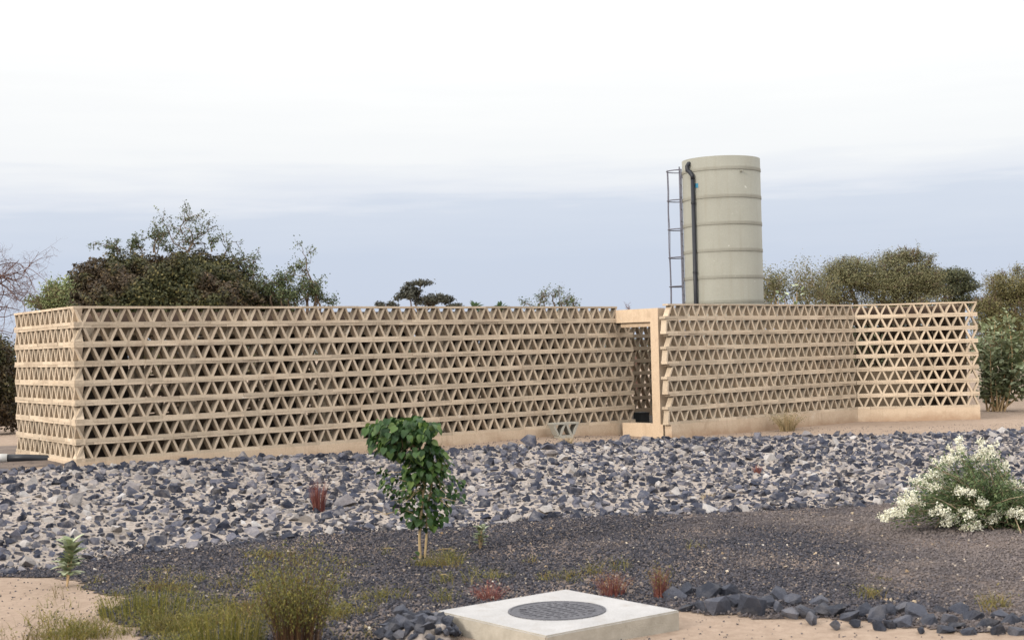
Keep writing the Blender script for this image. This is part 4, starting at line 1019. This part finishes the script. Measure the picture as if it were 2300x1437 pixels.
# ------------------------------------------------------------------ flowering bush on the right
fb = on(2215, 1186, 0); Y = fb.y; S_ = Y/FPX; r = rng_(321); base = np.array([fb.x, Y, 0.0])
FB = thing('flowering_bush', 'sprawling green bush covered with clusters of cream-white flowers at the right edge', 'bush', tuple(base))
mb = MB(); P = []; Nn = []; D = []
def bush_branch(a, b, sag, nl, spread=.05):
    m = (a+b)/2 + np.array([0, 0, sag]); pts = [a*(1-t)**2 + 2*m*t*(1-t) + b*t*t for t in np.linspace(0, 1, 7)]
    mb.tube(pts, list(np.linspace(.010, .003, 7)), 4, False)
    t = r.random(nl)**.8; q = a*(1-t)[:, None]**2 + 2*m*(t*(1-t))[:, None] + b*(t*t)[:, None] + r.normal(0, spread, (nl, 3)); P.append(q); D.append(np.tile(unit(b-m), (nl, 1)))
tgt = [(2150,1022),(2215,1025),(2110,1055),(2180,1050),(2240,1060),(2090,1075),(2060,1100),(2030,1125),(2000,1155),(2040,1150),(2080,1130),(2110,1110),(2140,1090),(2170,1075),(2200,1070),(2230,1090),(2260,1100),(2280,1130),(2300,1150),(2320,1120),(2270,1165),(2240,1140),(2200,1130),(2160,1130),(2120,1150),(2150,1160),(2190,1165),(2230,1170),(2340,1160),(2360,1130),(2310,1175),(2370,1170),(2330,1090),(2250,1080),(2130,1070)]
for i in range(190):
    px, py = tgt[i % len(tgt)]; b = cpt(px + r.normal(0, 14), py + r.normal(0, 10), Y + r.uniform(-.75, .55)); a = base + np.array([r.normal(.15, .3), r.normal(0, .2), .02])
    b[2] = max(b[2], .06); bush_branch(a, b, r.uniform(.05, .3), 150)
link('stems', mb.mesh('stems', base), M['dry_twig'], FB)
P = np.concatenate(P); D = np.concatenate(D); P[:,2] = np.maximum(P[:,2], .02)
leaves('foliage', P, mixn(r, np.zeros_like(P), 0, 1, .5), .023, .36, r, M['flower_leaf'], FB, base, along=D)
for px, py, w, h_ in ((2155,1003,14,16),(2212,1008,14,14),(2136,1030,12,10),(2120,1040,16,12),(2196,1028,14,8),(2222,1022,10,10),(2250,1045,10,6),(2100,1062,14,5),(2082,1072,14,7),(2068,1082,10,7),(2097,1095,7,8),(2125,1080,7,5),(2050,1110,9,8),(2055,1125,8,7),(2030,1128,10,6),(2020,1143,12,7),(2005,1152,10,8),(1990,1164,8,4),(2275,1090,16,8),(2110,1147,10,8),(2145,1158,16,6),(2175,1152,10,7),(2172,1180,12,8),(2198,1178,10,9),(2260,1152,14,9),(2290,1150,12,10),(2205,1130,6,10),(2160,1104,6,6),(2180,1106,6,5),(2130,1172,9,6),(2225,1165,8,7),(2320,1110,12,9),(2345,1140,12,9)):
    c = cpt(px, py, Y + (-.55 if py > 1090 else -.15) + r.normal(0, .1)); nn = int(120 + w*h_*1.8)
    c[2] = max(c[2], .08)
    sub = r.normal(0, 1, (9, 3))*np.array([w*S_*.75, .09, h_*S_*.55]); kk = r.integers(0, 9, nn)
    q = c + sub[kk] + r.normal(0, .022, (nn, 3)); q[:,2] = np.maximum(q[:,2], .03)
    leaves('flower_cluster', q, mixn(r, np.zeros_like(q), 0, 1, .3), .013, .7, r, M['flower'], FB, base)

# ------------------------------------------------------------------ grass, weeds
def blades(name, P, Hh, lean, width, r, mat, root=None, base=(0, 0, 0), segs=3, outd=None):
    n_ = len(P); a = r.uniform(0, 6.28, n_); dirv = np.stack([np.cos(a), np.sin(a), np.zeros(n_)], 1) if outd is None else outd
    side = np.stack([-dirv[:,1], dirv[:,0], np.zeros(n_)], 1); a2 = r.uniform(0, 6.28, n_); side = np.stack([np.cos(a2), np.sin(a2), np.zeros(n_)], 1)
    V = []
    for i in range(segs):
        t = i/segs; c = P + dirv*(lean*Hh*t*t)[:, None] + np.array([0, 0, 1])*(Hh*t*(1-.12*t))[:, None]; w = (width*(1-t*.7))[:, None]
        V += [c - side*w, c + side*w]
    V.append(P + dirv*(lean*Hh)[:, None] + np.array([0, 0, 1])*(Hh*.9)[:, None])
    k = 2*segs + 1; V = np.stack(V, 1).reshape(-1, 3) - np.array(base)
    o = (np.arange(n_)*k)[:, None]
    loops = []; per = []
    q = np.concatenate([o + np.array([[2*i, 2*i+1, 2*i+3, 2*i+2]]) for i in range(segs-1)], 1)
    tri = o + np.array([[2*segs-2, 2*segs-1, 2*segs]])
    allr = np.concatenate([q, tri], 1).ravel(); per = np.tile(np.array([4]*(segs-1) + [3]), n_)
    return link(name, np_mesh(name, V, allr, per), mat, root)
r = rng_(401)
patches = [(430,1330,170,40,26),(300,1390,170,40,30),(180,1420,120,25,16),(470,1400,130,40,50),(560,1340,110,50,16),(700,1290,140,40,12),(800,1350,120,50,14),(400,1430,200,30,26),(1000,1330,60,30,9),(860,1290,100,30,8),(1090,1290,100,30,6),(640,1260,90,20,6),(330,1330,50,20,10),(960,1268,70,16,7),(1250,1300,90,25,5),(1840,1285,20,10,2),(1560,1245,14,8,2),(1320,1285,80,20,5),(740,1400,90,40,10),(130,1437,110,20,10),(550,1450,160,40,18),(60,1470,120,30,8),(1950,1330,60,30,2),(2230,1370,20,16,2)]
Pg = []; Hg = []
for px, py, wx, wy, cnt in patches:
    for k in range(int(cnt*3.4)):
        q = on(px + r.normal(0, wx*.55), py + r.normal(0, wy*.55), 0)
        if not (9 < q.y < 19): continue
        if math.sin(q.x*4.1 + 1.3*math.sin(q.y*2.3)) * math.sin(q.y*3.7 + 1.7*math.sin(q.x*1.9) + .6) + r.normal(0, .22) < .12: continue
        m = int(r.integers(7, 24)); big = r.uniform(.04, .22)
        Pg.append(np.stack([q.x + r.normal(0, .055, m), q.y + r.normal(0, .055, m), np.full(m, H1(q.x, q.y))], 1)); Hg.append(big*r.uniform(.45, 1.2, m))
Pg = np.concatenate(Pg); Hg = np.concatenate(Hg)
g = stuff(blades('grass', Pg, Hg, r.uniform(.2, 1.5, len(Pg)), np.full(len(Pg), .0035), r, M['grass']))
g['label'] = 'sparse yellow-green weeds and grass over the gravel in the lower left'; g['category'] = 'grass'
k = r.integers(0, len(Pg), 9000); tq = r.uniform(.4, 1.0, 9000); Pl = Pg[k] + np.stack([r.normal(0, .05, 9000), r.normal(0, .05, 9000), Hg[k]*tq*.9], 1)
wl_ = stuff(leaves('weed_leaves', Pl, mixn(r, np.zeros_like(Pl), 0, 1, .5), .011, .42, r, M['weedtop'], None, (0, 0, 0)))
wl_['label'] = 'small green leaves of the weeds among the lower left grass'; wl_['category'] = 'weeds'
def tuft(name, label, px, py, hpx, wpx, nst, seed, stem_mat, leaf_mat=None, nl=0, up=.5, lsz=.012, z=None, cat='weed', width=.0035, spreadb=.22, leafz=.55):
    q = on(px, py, 0); zz = H1(q.x, q.y)
    for _ in range(6): q = on(px, py, zz); zz = H1(q.x, q.y)
    r = rng_(seed); hh = hpx/FPX*q.y; w = wpx/2/FPX*q.y; root = thing(name, label, cat, (q.x, q.y, zz), 'weeds')
    a = r.uniform(0, 6.28, nst); d = np.sqrt(r.random(nst)); dirv = np.stack([np.cos(a), np.sin(a), np.zeros(nst)], 1)
    P = dirv*(d*w*spreadb)[:, None] - np.array([0, 0, .01]); hs = hh*r.uniform(.55, 1.08, nst)*(1 - .25*d); lean = w*d*(1-spreadb)/hh*1.15
    o = blades('stems', P, hs, lean, np.full(nst, width), r, stem_mat, root, outd=dirv)
    if leaf_mat is not None:
        k = r.integers(0, nst, nl); t = leafz + (1.05-leafz)*r.random(nl); p = P[k] + dirv[k]*(lean[k]*hs[k]*t*t)[:, None] + np.array([0, 0, 1])*(hs[k]*t*(1-.12*t))[:, None] + r.normal(0, .034, (nl, 3))
        leaves('foliage', p, mixn(r, np.zeros_like(p), 0, 1, .3), lsz, .35, r, leaf_mat, root, (0, 0, 0), along=np.tile(np.array([0, 0, 1.0]), (nl, 1)))
    return root
tuft('tall_weed', 'tall bushy weed with brown stems and yellow-green tops at the bottom edge', 668, 1464, 292, 290, 330, 411, M['weedstem'], M['weedtop'], 6200, lsz=.013, width=.0030, spreadb=.36, leafz=.40)
tuft('tall_weed', 'yellow-green weed clump in the lower left corner area', 505, 1462, 140, 230, 420, 412, M['grass'], M['grass'], 1500, lsz=.012, spreadb=.8, leafz=.4)
tuft('tall_weed', 'low olive weed clump at the sand edge in the lower left', 335, 1380, 84, 260, 360, 413, M['weedtop'], M['weedtop'], 1300, lsz=.012, spreadb=.85, leafz=.4)
tuft('dry_weed', 'dark red dried weed standing on the stone slope left of the sapling', 717, 1180, 96, 74, 170, 414, M['redweed'], None, width=.0045, spreadb=.35)
tuft('dry_weed', 'small red dried weed on the stone slope right of the doorway', 1702, 1090, 28, 44, 80, 415, M['redweed'], None, width=.004, spreadb=.3)
tuft('dry_weed', 'reddish dried weed leaning behind the manhole slab on its left', 1100, 1347, 50, 130, 130, 416, M['redweed'], M['redweed'], 300, lsz=.010, width=.003, spreadb=.4)
tuft('dry_weed', 'rust-coloured dried weed behind the manhole slab on its right', 1376, 1338, 72, 130, 170, 417, M['redweed'], M['stemgrass'], 500, lsz=.010, width=.003, spreadb=.4)
tuft('dry_weed', 'upright brown and green weed beside the first boulders', 1484, 1342, 92, 76, 130, 418, M['redweed'], M['grass'], 500, lsz=.011, width=.003, spreadb=.4)
tuft('dry_bush', 'sparse straw-coloured dry bush against the right wall plinth', 1768, 968, 62, 130, 260, 419, M['straw'], M['acacia'], 500, lsz=.016, cat='bush', width=.005, spreadb=.25)
tuft('dry_weed', 'tuft of tan dried stalks among stones below the doorway', 1276, 1085, 30, 60, 70, 420, M['straw'], None, width=.005, spreadb=.4)
tuft('dry_weed', 'tuft of orange dried leaves low on the slope right of the sapling', 1590, 1130, 26, 60, 70, 421, M['straw'], None, width=.005, spreadb=.4)
# fallen straw and pale litter on the gravel
r = rng_(431)
for px, py, L, lab in ((1000,1238,.34,'bent dry stalk lying on the gravel right of the sapling'), (870,1236,.22,'pale dry stalk lying on the gravel left of the sapling'), (995,1296,.14,'pale scrap lying on the gravel below the sapling')):
    q = on(px, py, H1(*on(px, py, 0)[:2])); mb = MB(); mb.tube([(-L/2, 0, .008), (-L*.1, .02, .03), (L*.2, .01, .032), (L/2, -.03, .010)], [.006, .008, .008, .004], 5)
    tag(link('dry_stalk', mb.mesh('dry_stalk'), M['straw'], None, q), lab, 'stalk')
